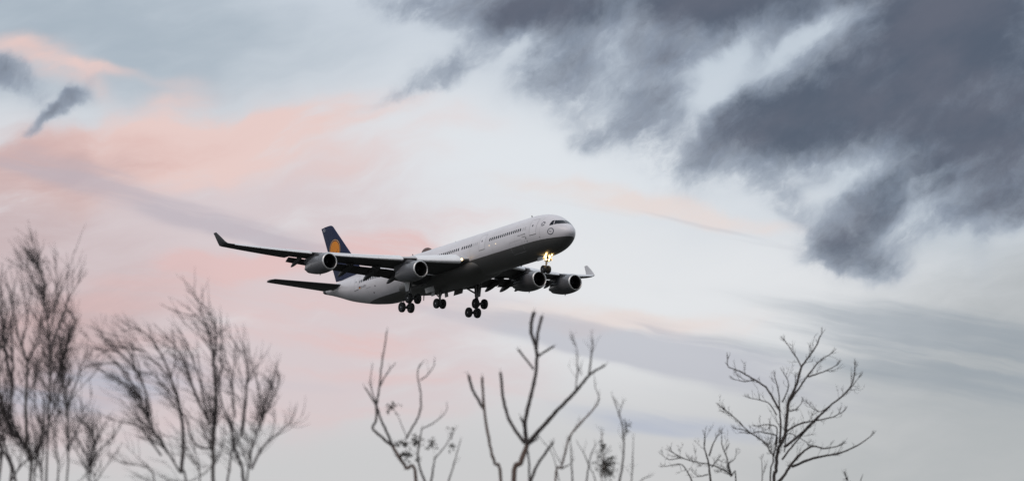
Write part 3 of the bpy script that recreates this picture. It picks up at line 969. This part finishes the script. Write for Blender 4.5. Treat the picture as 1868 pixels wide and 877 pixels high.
for x, y, z, r in LPOS:
    q = MB(); n = 16
    q.add([(x, y + r * math.cos(2 * math.pi * j / n), z + r * math.sin(2 * math.pi * j / n)) for j in range(n)], [tuple(range(n))], 0)
    q.loft([[(x - d, y + rr * math.cos(2 * math.pi * j / n), z + rr * math.sin(2 * math.pi * j / n)) for j in range(n)] for d, rr in ((-.02, r * 1.12), (.1, r * 1.05), (.18, r * .5))], 1, cap0=False)
    part(q, 'landing_light', [LAMP, STEEL], ngear)
for x, y, z, e in ((-6.15, -.52, -2.98, 36), (-6.15, .55, -2.98, 36), (-6.3, -.5, -3.35, 12)):
    l = bpy.data.lights.new('landing_lamp_light', 'POINT'); l.energy = e; l.color = (1, .66, .26); l.shadow_soft_size = .08
    lo = bpy.data.objects.new('landing_lamp_light', l); COL.objects.link(lo); lo.parent = airliner; lo.location = B((x, y, z))

# main gear
for side in (-1, 1):
    y0 = side * 5.34
    f, r = (-30.72, -4.70), (-32.47, -5.65)
    m = ((f[0] + r[0]) / 2, (f[1] + r[1]) / 2)
    q = MB()
    q.tube([(-31.3, side * 5.1, -1.1), (-31.5, y0, -3.7)], .24, 14); q.tube([(-31.5, y0, -3.6), (m[0], y0, m[1])], .15, 12)
    q.tube([(f[0] + .1, y0, f[1] + .06), (r[0] - .1, y0, r[1] - .06)], .15, 10)
    for a in (f, r): q.tube([(a[0], y0 - .85, a[1]), (a[0], y0 + .85, a[1])], .10, 10)
    q.tube([(-31.45, y0 - side * .1, -3.2), (-31.2, side * 2.6, -2.2)], .12, 10)
    q.tube([(-31.45, y0, -3.4), (-30.2, y0, -1.2)], .10, 10)
    q.tube([(-31.7, y0, -3.6), (-32.1, y0, -4.2), (-31.9, y0, -5.1)], .07, 8)
    q.tube([(-31.3, y0, -3.7), (-30.95, y0, -4.6)], .06, 8)
    q.tube([(-31.25, y0 + side * .12, -2.2), (-31.35, y0 + side * .16, -4.6)], .03, 6)
    mg = part(q, 'main_landing_gear', STEEL)
    for a in (f, r):
        for dy in (-.7, .7): wheel(mg, (a[0], y0 + dy, a[1]), .70, .52)
    q = MB()
    pr = [(-30.65, -1.1), (-32.25, -1.1), (-32.15, -2.5), (-31.9, -3.6), (-31.15, -3.6), (-30.8, -2.3)]
    q.loft([[(x, y0 + side * d, z) for x, z in pr] for d in (.34, .40)])
    part(q, 'gear_door', DOORM, mg, smooth=False)
    q = MB(); q.box((-31.3, side * 2.3, -3.2), (2.2, .05, .7), rot=Matrix.Rotation(R_(side * -14), 3, 'X'))
    part(q, 'gear_door', DOORM, mg, smooth=False)
# centre gear
q = MB()
q.tube([(-32.2, 0, -2.5), (-32.5, 0, -4.76)], .16, 12); q.tube([(-32.5, -.5, -4.76), (-32.5, .5, -4.76)], .10, 10)
q.tube([(-32.35, 0, -4.0), (-32.35, -.6, -2.8)], .06, 8); q.tube([(-32.35, 0, -4.0), (-32.35, .6, -2.8)], .06, 8); q.tube([(-32.4, 0, -4.0), (-34.0, 0, -2.8)], .08, 8)
cg = part(q, 'centre_landing_gear', STEEL)
for sg in (-1, 1):
    wheel(cg, (-32.5, sg * .49, -4.76), .68, .46)
    q = MB(); q.box((-32.4, sg * 1.05, -3.35), (.8, .05, .9), rot=Matrix.Rotation(R_(sg * 6), 3, 'X'))
    part(q, 'gear_door', DOORM, cg, smooth=False)
# E:PLANE
# E:TREES
# ------------------------------------------------------------------ bare trees between the camera and the airliner
BARK = mat('dark_bark', (.055, .046, .042), .85, var=.35, vscale=9, bump=.3)
BARKB = mat('birch_bark', (.085, .074, .070), .85, var=.45, vscale=6, bump=.3)
BARKR = mat('brown_bark', (.13, .088, .072), .8, var=.3, vscale=9, bump=.3)
TWIG = mat('twig_bark', (.050, .040, .037), .85)
TWIGB = mat('birch_twig_bark', (.058, .046, .046), .85)
LEAF = mat('dry_leaf', (.040, .034, .026), .8)
def P3(x, y, D):
    v = ray(x, y)
    return CAM + v * (D / v.y)
def catmull(pts, n=5):
    if len(pts) < 3: return [pts[0].lerp(pts[-1], k / n) for k in range(n + 1)]
    out = []
    q = [pts[0] * 2 - pts[1]] + pts + [pts[-1] * 2 - pts[-2]]
    for i in range(1, len(q) - 2):
        a, b, c, d = q[i - 1:i + 3]
        for k in range(n):
            t = k / n
            out.append(.5 * ((2 * b) + (c - a) * t + (2 * a - 5 * b + 4 * c - d) * t * t + (3 * b - a - 3 * c + d) * t ** 3))
    out.append(pts[-1])
    return out
class Tree:
    def __init__(self, name, label, cat, D, seed, zoom, base_x, twigmat, barkmat, group=None):
        self.rng = random.Random(seed); self.D = D; self.z = zoom
        self.trunk = MB(); self.crown = MB(); self.limbs = []; self.kn = []
        b = P3(base_x, 877, D)
        self.base = Vector((b.x, D, 0))
        self.root = bpy.data.objects.new(name, None); COL.objects.link(self.root)
        self.root.location = self.base
        self.root['label'] = label; self.root['category'] = cat
        if group: self.root['group'] = group
        self.tm, self.bm = twigmat, barkmat
        self.m = D / FPX             # metres per photo pixel at this depth
    def px(self, x, y, off=0.0):
        s, ox, oy = self.z
        return P3(ox + x / s, oy + y / s, self.D + off)
    def limb(self, pts, w0, w1, main=False, off=None, spread=.5, root=False):
        """traced limb; widths are in photo pixels; every limb runs through its own depth"""
        r = self.rng
        o1 = r.uniform(-spread, spread) if off is None else off
        n = len(pts)
        p = [self.px(x, y, o1 * k / max(1, n - 1)) for k, (x, y) in enumerate(pts)]
        rad = [w0, w1]
        if root:
            mid = p[0].lerp(self.base, .5); mid.x = p[0].x * .45 + self.base.x * .55
            p = [self.base.copy() - Vector((0, 0, .1)), mid] + p
        c = catmull(p, 5)
        L_ = [0]
        for a, b in zip(c, c[1:]): L_.append(L_[-1] + (b - a).length)
        rr = []
        for i, l in enumerate(L_):
            u = l / L_[-1]
            rr.append(.43 * self.m * (w0 + (w1 - w0) * u) * (1 + .08 * r.uniform(-1, 1)) * (1.25 - .5 * u if root and u < .5 else 1))
        for i in range(1, len(c) - 1):
            c[i] = c[i] + Vector((r.uniform(-1, 1), r.uniform(-1, 1), r.uniform(-1, 1))) * self.m * min(.6, w0 * .11)
        (self.trunk if main else self.crown).tube([v - self.base for v in c], rr, 8 if main or w0 > 5 else 5)
        self.limbs.append((c, rr, root))
        return c
    def twig(self, p, d, ln, r0, lev, bias, curl=.25, sub=(2, 4), jit=.35):
        r = self.rng
        n = 5 if lev < 2 else 4
        pts = [p.copy()]; d = d.normalized()
        for k in range(n):
            d = (d + Vector((r.uniform(-1, 1), r.uniform(-1, 1), r.uniform(-1, 1))) * jit * .5 + bias * curl).normalized()
            pts.append(pts[-1] + d * ln / n)
        rr = [r0 * (1 - .65 * k / n) for k in range(n + 1)]
        self.crown.tube([v - self.base for v in pts], rr, 3)
        if lev > 0:
            for k in range(r.randint(*sub)):
                i = r.randint(1, n - 1) if n > 2 else 1
                a = pts[i].lerp(pts[min(i + 1, n)], r.random())
                t = (pts[min(i + 1, n)] - pts[i]).normalized()
                s = Vector((r.uniform(-1, 1), r.uniform(-1, 1), r.uniform(-1, 1)))
                s = (s - t * s.dot(t)).normalized()
                self.twig(a, t * .75 + s * r.uniform(.35, .8), ln * r.uniform(.4, .7), r0 * .72, lev - 1, bias, curl, sub, jit)
    def dress(self, per_m, ln, r0, lev, bias, lo=.15, curl=.25, sub=(2, 4), jit=.35, fork=.6, hi=1.0):
        r = self.rng
        for c, rr, root in list(self.limbs):
            tot = sum((b - a).length for a, b in zip(c, c[1:]))
            k = max(1, int(per_m * tot + r.random()))
            for _ in range(k):
                u = r.uniform(.4 if root else lo, hi)
                f = u * (len(c) - 1); i = min(int(f), len(c) - 2)
                a = c[i].lerp(c[i + 1], f - i); t = (c[i + 1] - c[i]).normalized()
                s = Vector((r.uniform(-1, 1), r.uniform(-.8, .8), r.uniform(-1, 1)))
                s = (s - t * s.dot(t)).normalized()
                L2 = ln * r.uniform(.45, 1.2) * (1.15 - .5 * u)
                self.twig(a, t * r.uniform(.5, 1) + s * fork, L2, min(r0, rr[i] * .8), lev, bias, curl, sub, jit)
            # the limb ends in fine twigs
            t = (c[-1] - c[-3]).normalized()
            for _ in range(2):
                self.twig(c[-1], t + Vector((r.uniform(-.3, .3), r.uniform(-.3, .3), r.uniform(-.2, .3))), ln * .45, min(r0, rr[-1]), max(0, lev - 1), bias, curl, sub, jit)
    def leaves(self, x, y, rx, ry, n, size=.028):
        r = self.rng; mb = MB()
        c = self.px(x, y, r.uniform(-.1, .1))
        s = self.z[0]
        for k in range(n):
            p = c + Vector((r.gauss(0, .34) * rx / s * self.m, r.gauss(0, .05), r.gauss(0, .34) * ry / s * self.m))
            mb.tube([c - self.base, c.lerp(p, .6) - self.base + Vector((0, 0, .01)), p - self.base], .0016, 3)
            u = Vector((r.uniform(-1, 1), r.uniform(-1, 1), r.uniform(-1, .4))).normalized()
            w = u.orthogonal().normalized(); w2 = u.cross(w)
            l = size * r.uniform(.6, 1.4)
            mb.add([v - self.base for v in (p - u * l * .2, p + u * l * .6 + w * l * .45 + w2 * l * .15, p + u * l * 1.6, p + u * l * .6 - w * l * .45 + w2 * l * .15)], [(0, 1, 2, 3)])
        self.kn.append(mb)
    def done(self):
        self.trunk.build('trunk', self.bm, self.root)
        self.crown.build('crown', self.tm, self.root)
        for mb in self.kn: mb.build('leaf_cluster', LEAF, self.root, smooth=False)

# windswept birch left of the airliner
t = Tree('birch_tree', 'windswept bare birch below the tail, all its fine twigs leaning left', 'tree', 36, 3, (2.4575, 160, 533), 400, TWIGB, BARKB)
t.limb([(562, 880), (562, 760), (563, 640), (572, 540), (575, 430)], 11, 7, True, 0, root=True)
t.limb([(575, 430), (565, 320), (552, 220), (530, 155), (490, 110), (425, 95)], 7, 2, spread=.4)
t.limb([(560, 330), (572, 250), (575, 190), (555, 110), (520, 60), (485, 25)], 5, 1.5)
t.limb([(590, 420), (600, 320), (597, 240), (600, 150)], 5, 1.5)
t.limb([(445, 880), (410, 800), (330, 670), (270, 570), (235, 480), (170, 410), (85, 365)], 10, 2.5, True, -.5, root=True)
t.limb([(270, 560), (258, 440), (215, 350), (140, 268), (62, 258)], 6, 2)
t.limb([(232, 470), (190, 390), (150, 330), (110, 315), (50, 325)], 4.5, 1.6)
t.limb([(215, 350), (200, 290), (170, 250), (110, 235), (70, 205)], 4, 1.4)
t.limb([(420, 800), (428, 650), (410, 500), (375, 390), (340, 300), (275, 195), (195, 155)], 8, 2)
t.limb([(375, 390), (330, 340), (290, 300), (245, 260), (160, 250)], 4, 1.4)
t.limb([(330, 730), (270, 650), (230, 600), (130, 575)], 5, 1.6)
t.limb([(410, 500), (360, 440), (300, 370), (270, 365)], 4.5, 1.4)
t.limb([(550, 590), (480, 450), (430, 290), (365, 215)], 6.5, 2)
t.limb([(480, 450), (455, 380), (430, 320), (400, 260), (350, 240)], 4, 1.4)
t.limb([(545, 580), (520, 480), (500, 380), (470, 300), (425, 195)], 5, 1.6)
t.limb([(562, 700), (500, 690), (460, 640), (440, 560), (380, 500)], 5, 1.6)
t.limb([(710, 880), (725, 780), (745, 660), (780, 570), (830, 480), (858, 395)], 9, 2.5, True, .5, root=True)
t.limb([(700, 880), (690, 780), (655, 690), (640, 600), (600, 490), (590, 400)], 7, 2.5)
t.limb([(690, 640), (705, 520), (712, 420), (715, 330), (698, 240)], 7, 2)
t.limb([(660, 560), (650, 450), (640, 360), (615, 270)], 5, 1.6)
t.limb([(735, 790), (780, 700), (860, 625), (905, 590)], 5.5, 2)
t.limb([(780, 570), (790, 500), (820, 420), (835, 370)], 3.5, 1.4)
t.limb([(712, 420), (740, 360), (775, 300)], 3, 1.2)
t.limb([(620, 880), (640, 760), (650, 690), (690, 600)], 5, 2)
t.limb([(500, 880), (500, 790), (470, 740), (445, 690)], 4, 1.6)
t.limb([(300, 880), (290, 800), (240, 775), (180, 770)], 3.5, 1.4)
t.limb([(450, 880), (380, 840), (330, 860), (250, 830)], 3, 1.2)
t.dress(3.2, .6, .0055, 1, Vector((-.5, 0, .6)), curl=.14, sub=(2, 4), jit=.3, fork=.3, hi=.8)
t.dress(12, .28, .0034, 1, Vector((-.75, 0, .4)), curl=.2, sub=(2, 4), jit=.35, fork=.45)
t.done()

# birch cut off by the left edge of the photograph
t = Tree('birch_tree', 'tallest dark bare birch, cut by the left edge, many stems', 'tree', 36.5, 8, (1.918, 0, 434), 60, TWIGB, BARKB)
t.limb([(105, 880), (110, 760), (60, 690), (10, 610), (-30, 520)], 10, 5, True, 0, root=True)
t.limb([(95, 740), (90, 560), (95, 440), (62, 340), (38, 200)], 8, 2.5, True)
t.limb([(160, 880), (168, 640), (175, 500), (172, 360), (158, 240), (150, 130), (105, 60)], 8.5, 2, True, .4, root=True)
t.limb([(150, 150), (128, 100), (118, 20)], 3, 1.2)
t.limb([(158, 240), (120, 150), (70, 70)], 3.5, 1.3)
t.limb([(230, 880), (238, 740), (232, 600), (215, 480), (225, 400), (245, 330)], 7, 2.5, True, -.4, root=True)
t.limb([(232, 600), (265, 510), (295, 420)], 4, 1.4)
t.limb([(175, 390), (205, 310), (235, 230), (275, 150)], 5, 1.5)
t.limb([(180, 300), (200, 200), (195, 100)], 4, 1.4)
t.limb([(95, 440), (130, 350), (145, 290)], 4.5, 1.6)
t.limb([(75, 370), (95, 280), (80, 190)], 4, 1.4)
t.limb([(45, 520), (20, 400), (8, 290), (0, 165)], 8, 3)
t.limb([(30, 640), (45, 480), (42, 330), (50, 180)], 6, 2)
t.limb([(-10, 620), (-20, 450), (15, 330), (20, 250)], 6, 2.5)
t.limb([(40, 680), (0, 560), (-10, 440)], 6, 2)
t.limb([(70, 700), (30, 600), (20, 520), (-10, 380)], 5, 2)
t.limb([(30, 880), (40, 800), (10, 740), (-20, 700)], 6, 3)
t.limb([(20, 880), (70, 800), (130, 740), (150, 640)], 5, 2)
t.limb([(170, 640), (205, 560), (220, 480)], 4, 1.6)
t.limb([(205, 470), (235, 380), (265, 300), (250, 270)], 4, 1.5)
t.limb([(168, 700), (130, 600), (120, 520), (130, 450)], 4, 1.6)
t.limb([(150, 880), (140, 780), (110, 640)], 4, 1.6)
t.limb([(-10, 880), (5, 760), (-5, 660), (10, 560)], 7, 3)
t.limb([(60, 880), (45, 800), (20, 730), (0, 640)], 6, 2.5)
t.limb([(120, 880), (125, 780), (150, 700), (155, 600)], 4.5, 2)
t.limb([(200, 880), (205, 780), (190, 690), (200, 620)], 4, 1.8)
t.limb([(240, 740), (262, 680), (300, 620), (318, 560)], 3.4, 1.4)
t.limb([(90, 560), (130, 480), (150, 420)], 3.4, 1.6)
t.dress(3.4, .62, .0055, 1, Vector((-.25, 0, .6)), curl=.14, sub=(2, 4), jit=.32, fork=.35, hi=.8)
t.dress(14, .30, .0036, 1, Vector((-.3, 0, .45)), curl=.2, sub=(2, 5), jit=.4, fork=.5)
t.done()

t = Tree('young_tree', 'low bushy young tree at the foot of the tallest birch', 'tree', 37.5, 21, (1.918, 0, 434), 165, TWIGB, BARKB)
t.limb([(315, 880), (318, 800), (328, 720), (325, 660)], 6, 2, True, 0, root=True)
t.limb([(320, 790), (350, 740), (395, 700), (415, 670)], 4, 1.4)
t.limb([(320, 800), (290, 730), (265, 690)], 4, 1.4)
t.limb([(318, 830), (280, 770), (262, 735)], 3.5, 1.4)
t.limb([(325, 740), (350, 690), (352, 640)], 3, 1.2)
t.limb([(330, 860), (370, 800), (400, 760)], 3, 1.2)
t.dress(4, .4, .005, 1, Vector((-.2, 0, .5)), sub=(2, 3), jit=.35, fork=.4)
t.dress(12, .24, .0036, 1, Vector((-.2, 0, .45)), curl=.2, sub=(2, 4), jit=.5)
t.done()

# sapling with a few dry leaf clusters
t = Tree('sapling', 'bare sapling under the airliner with dry leaf clusters and one tall crooked shoot', 'tree', 41, 5, (2.6815, 640, 550), 760, TWIG, BARKR)
t.limb([(320, 890), (270, 810), (230, 750), (205, 705)], 9, 7, True, 0, root=True)
t.limb([(205, 705), (170, 625), (145, 570), (125, 510), (68, 418)], 6, 3)
t.limb([(205, 705), (150, 660), (108, 618), (124, 575), (127, 500), (138, 430), (150, 310), (166, 210), (176, 145)], 6, 2.6)
t.limb([(138, 425), (165, 370), (195, 325), (215, 305)], 4, 2)
t.limb([(127, 500), (105, 440), (96, 380), (105, 315)], 3.5, 1.6)
t.limb([(270, 670), (310, 600), (338, 540), (342, 450), (328, 370), (332, 320), (350, 298)], 5, 2.4)
t.limb([(342, 382), (372, 360), (405, 315), (410, 282)], 3, 1.6)
t.limb([(372, 905), (345, 830), (328, 770), (335, 690), (346, 620)], 5.5, 2.5)
t.limb([(346, 620), (390, 600), (440, 565), (468, 530), (470, 508)], 3, 1.5)
t.limb([(390, 890), (405, 800), (412, 760)], 5, 2.5)
t.limb([(412, 765), (450, 720), (485, 670), (512, 620)], 3, 1.4)
t.limb([(475, 890), (505, 790), (522, 730), (536, 680)], 4, 1.8)
t.limb([(275, 665), (240, 580), (225, 545), (205, 520)], 2, 1.2)
t.limb([(335, 700), (300, 690), (255, 690)], 2, 1.2)
t.dress(2.6, .13, .003, 1, Vector((0, 0, .5)), lo=.3, curl=.25, sub=(0, 2), jit=.4)
for a in ((245, 690, 60, 30, 42), (270, 745, 50, 40, 46), (315, 680, 46, 50, 42), (400, 690, 32, 46, 26), (203, 515, 48, 40, 26), (490, 640, 40, 50, 12), (497, 703, 34, 24, 14), (330, 770, 30, 30, 12)): t.leaves(*a)
t.done()

# lopped tree with thick stubs in the middle
t = Tree('lopped_tree', 'lopped bare tree with thick blunt brown branches below the nose wheel', 'tree', 40, 11, (2.6815, 640, 550), 930, TWIG, BARKR)
t.limb([(795, 890), (830, 790), (862, 700)], 13, 11, True, 0, root=True)
t.limb([(860, 700), (852, 600), (875, 480), (900, 380), (912, 265)], 9, 7, off=.2)
t.limb([(912, 265), (900, 205), (882, 150), (884, 95), (897, 50)], 7.5, 7, off=-.1)
t.limb([(910, 225), (912, 180), (920, 125), (935, 72)], 6.5, 6.5, off=.2)
t.limb([(920, 265), (955, 240), (992, 218)], 5, 4.5, off=-.2)
t.limb([(892, 328), (860, 285), (818, 235)], 5, 4.5, off=.2)
t.limb([(862, 695), (930, 620), (1000, 540), (1060, 480), (1102, 436)], 10, 7, off=-.3)
t.limb([(1102, 436), (1140, 390), (1175, 350), (1245, 308)], 7, 4, off=-.2)
t.limb([(1165, 355), (1172, 300), (1180, 240), (1184, 195)], 4.5, 2.6, off=.1)
t.limb([(1100, 430), (1108, 340), (1106, 240), (1086, 165)], 3, 1.5, off=.3)
t.limb([(848, 690), (800, 620), (768, 560), (745, 470), (732, 345)], 7.5, 6, off=.3)
t.limb([(855, 640), (845, 600), (830, 565)], 6, 4, off=-.1)
t.limb([(735, 890), (705, 790), (680, 700), (652, 520), (646, 440), (642, 368)], 9, 5.5, True, -.3, root=True)
t.limb([(648, 520), (612, 460), (592, 420), (576, 360)], 6, 6, off=-.1)
t.limb([(875, 890), (905, 810), (940, 755), (990, 685)], 7, 5, off=.2)
t.limb([(872, 890), (872, 800), (866, 730)], 5, 4, off=.2)
t.limb([(865, 700), (890, 685), (915, 665)], 5, 3, off=.2)
t.dress(.35, .12, .003, 1, Vector((0, 0, .4)), lo=.5, sub=(0, 2))
for c in [l for l in t.limbs if False]: pass
r_ = t.rng
for x, y in ((1120, 345), (1178, 260), (1130, 360), (1095, 215), (1180, 215), (1105, 375)):   # side shoots near the right-hand tip
    p = t.px(x, y, -.3)
    for k in range(2): t.twig(p, Vector((r_.uniform(-.7, .7), r_.uniform(-.3, .3), 1)), .2, .0036, 1, Vector((0, 0, .3)), sub=(0, 2))
t.done()

t = Tree('slender_tree', 'slender bare stem arching right, just right of the lopped tree', 'tree', 42, 14, (2.6815, 640, 550), 1012, TWIG, BARKR)
t.limb([(1000, 895), (1030, 810), (1048, 740), (1070, 660), (1125, 590), (1170, 545), (1205, 500)], 8, 3.5, True, 0, root=True)
t.limb([(1205, 500), (1212, 460), (1196, 420), (1192, 370)], 3, 1.4)
t.limb([(1068, 680), (1085, 640), (1125, 600)], 3, 1.4)
t.limb([(1030, 815), (1060, 800), (1075, 790)], 4, 2)
t.limb([(1085, 890), (1080, 790), (1075, 690)], 4, 2)
t.limb([(1020, 880), (985, 740), (930, 670)], 2.4, 1.2)
t.limb([(1035, 800), (1010, 760), (985, 700)], 2, 1.2)
t.dress(1.6, .2, .003, 1, Vector((0, 0, .5)), lo=.3, sub=(0, 2))
t.done()

t = Tree('shrub', 'thin-stemmed shrub with one dense dry leaf tuft, low right of the slender stem', 'shrub', 43, 17, (2.6815, 640, 550), 1110, TWIG, BARKR)
t.limb([(1225, 900), (1240, 840), (1235, 760), (1228, 640)], 4, 1.6, True, 0, root=True)
t.limb([(1310, 900), (1328, 800), (1335, 700), (1326, 600), (1305, 530), (1285, 470)], 5, 2)
t.limb([(1150, 900), (1165, 790), (1178, 740), (1195, 700)], 4, 1.8)
t.limb([(1165, 800), (1140, 740), (1115, 700)], 2.6, 1.3)
t.limb([(1370, 900), (1378, 800), (1382, 670)], 3, 1.4)
t.limb([(1240, 850), (1280, 830), (1290, 780)], 3, 1.4)
t.limb([(1200, 900), (1190, 850), (1170, 810)], 3, 1.6)
t.limb([(1395, 900), (1430, 865), (1468, 850)], 3, 1.6)
t.limb([(1310, 560), (1318, 520), (1302, 490)], 2, 1)
t.dress(3.4, .2, .003, 1, Vector((0, 0, .5)), lo=.25, sub=(1, 3))
for a in ((1245, 790, 70, 100, 110), (1258, 830, 60, 60, 50), (1232, 710, 24, 60, 26), (1345, 622, 36, 60, 30), (1200, 785, 20, 20, 6)): t.leaves(*a, .026)
t.done()

# spreading tree on the right, farther off and sharper
t = Tree('bare_tree', 'spreading bare tree with upswept branches, alone on the right', 'tree', 74, 23, (2.952, 1180, 587), 1412, TWIG, BARK)
t.limb([(685, 890), (695, 800), (706, 690), (742, 610), (755, 500), (762, 430)], 9, 6.5, True, 0, root=True)
t.limb([(762, 430), (800, 350), (832, 245), (870, 190), (905, 140), (938, 70)], 6, 2.4, spread=.5)
t.limb([(832, 245), (812, 200), (790, 170), (745, 102)], 3.4, 1.6)
t.limb([(770, 425), (830, 340), (868, 285), (930, 212), (988, 172)], 5, 2)
t.limb([(868, 295), (930, 275), (980, 255), (1020, 232)], 3.6, 1.6)
t.limb([(712, 650), (722, 560), (715, 480), (712, 390), (690, 300)], 5, 2)
t.limb([(718, 480), (680, 410), (640, 350), (580, 310), (500, 265), (440, 240), (434, 205)], 5, 2)
t.limb([(580, 312), (530, 320), (475, 310)], 2.6, 1.3)
t.limb([(662, 890), (682, 740), (660, 690), (640, 650), (550, 590), (480, 520), (405, 462)], 7, 2, True, .4, root=True)
t.limb([(550, 590), (520, 580), (485, 575)], 2.6, 1.3)
t.limb([(683, 720), (702, 620), (660, 600), (600, 590), (560, 600)], 4, 1.8)
t.limb([(690, 660), (700, 570), (650, 550), (600, 560)], 3.4, 1.6)
t.limb([(745, 590), (830, 545), (910, 530), (1000, 510), (1052, 485)], 4.6, 2)
t.limb([(738, 672), (820, 610), (900, 530), (1000, 440), (1080, 370), (1115, 300), (1120, 240)], 6, 2.2)
t.limb([(1000, 440), (940, 480), (900, 470), (870, 440)], 2.6, 1.3)
t.limb([(1080, 370), (1110, 340), (1140, 300)], 2.6, 1.3)
t.limb([(728, 740), (790, 660), (860, 580), (905, 535)], 4.6, 2.5)
t.limb([(688, 880), (735, 830), (790, 750), (850, 690), (900, 668), (960, 680), (1035, 665)], 7, 2.2, off=-.4)
t.limb([(780, 778), (860, 745), (950, 720), (1040, 705), (1130, 665), (1205, 615)], 6, 2)
t.limb([(770, 480), (800, 470), (830, 440)], 3, 1.4)
t.limb([(740, 700), (760, 600), (850, 640), (870, 660)], 2.6, 1.3)
t.limb([(700, 500), (660, 440), (610, 420), (560, 410)], 3, 1.4)
t.limb([(730, 430), (760, 360), (760, 320), (740, 280)], 3, 1.4)
t.limb([(760, 440), (790, 390), (800, 310)], 3, 1.4)
t.dress(.5, .42, .008, 1, Vector((0, 0, .7)), lo=.2, curl=.2, sub=(1, 3), jit=.4, fork=.6, hi=.8)
t.dress(4.0, .30, .0058, 2, Vector((0, 0, .6)), lo=.2, curl=.22, sub=(1, 3), jit=.5, fork=.75)
t.done()

t = Tree('young_tree', 'small bare tangled tree left of the spreading tree, only its top showing', 'tree', 68, 29, (2.952, 1180, 580), 1320, TWIG, BARK)
t.limb([(480, 890), (455, 850), (420, 820), (350, 790), (250, 770), (180, 745), (128, 715)], 6, 2, True, 0, root=True)
t.limb([(180, 750), (120, 760), (82, 735)], 2.4, 1.2)
t.limb([(345, 890), (332, 780), (312, 700), (314, 615)], 5, 2)
t.limb([(335, 740), (360, 670), (392, 615)], 4, 1.8)
t.limb([(455, 845), (430, 750), (405, 680), (402, 630)], 4, 1.6)
t.limb([(440, 780), (470, 760), (480, 735)], 2.4, 1.2)
t.limb([(250, 890), (215, 820), (180, 785), (100, 797)], 3.4, 1.6)
t.limb([(350, 800), (380, 760), (400, 770)], 3, 1.3)
t.limb([(620, 900), (622, 830), (618, 765)], 2.4, 1.2)
t.limb([(330, 840), (280, 850), (250, 830)], 3, 1.3)
t.dress(4.2, .28, .0056, 2, Vector((0, 0, .5)), lo=.15, sub=(1, 3), jit=.5, fork=.75)
t.done()

t = Tree('young_tree', 'two faint twig tips at the bottom edge, right of the spreading tree', 'tree', 80, 31, (2.952, 1180, 580), 1555, TWIG, BARK)
t.limb([(1085, 930), (1075, 870), (1066, 826)], 3, 1.3, True, 0, root=True)
t.limb([(1095, 940), (1140, 900), (1160, 850)], 3, 1.3)
t.dress(5, .16, .004, 1, Vector((0, 0, .5)), lo=.4, sub=(0, 2))
t.done()
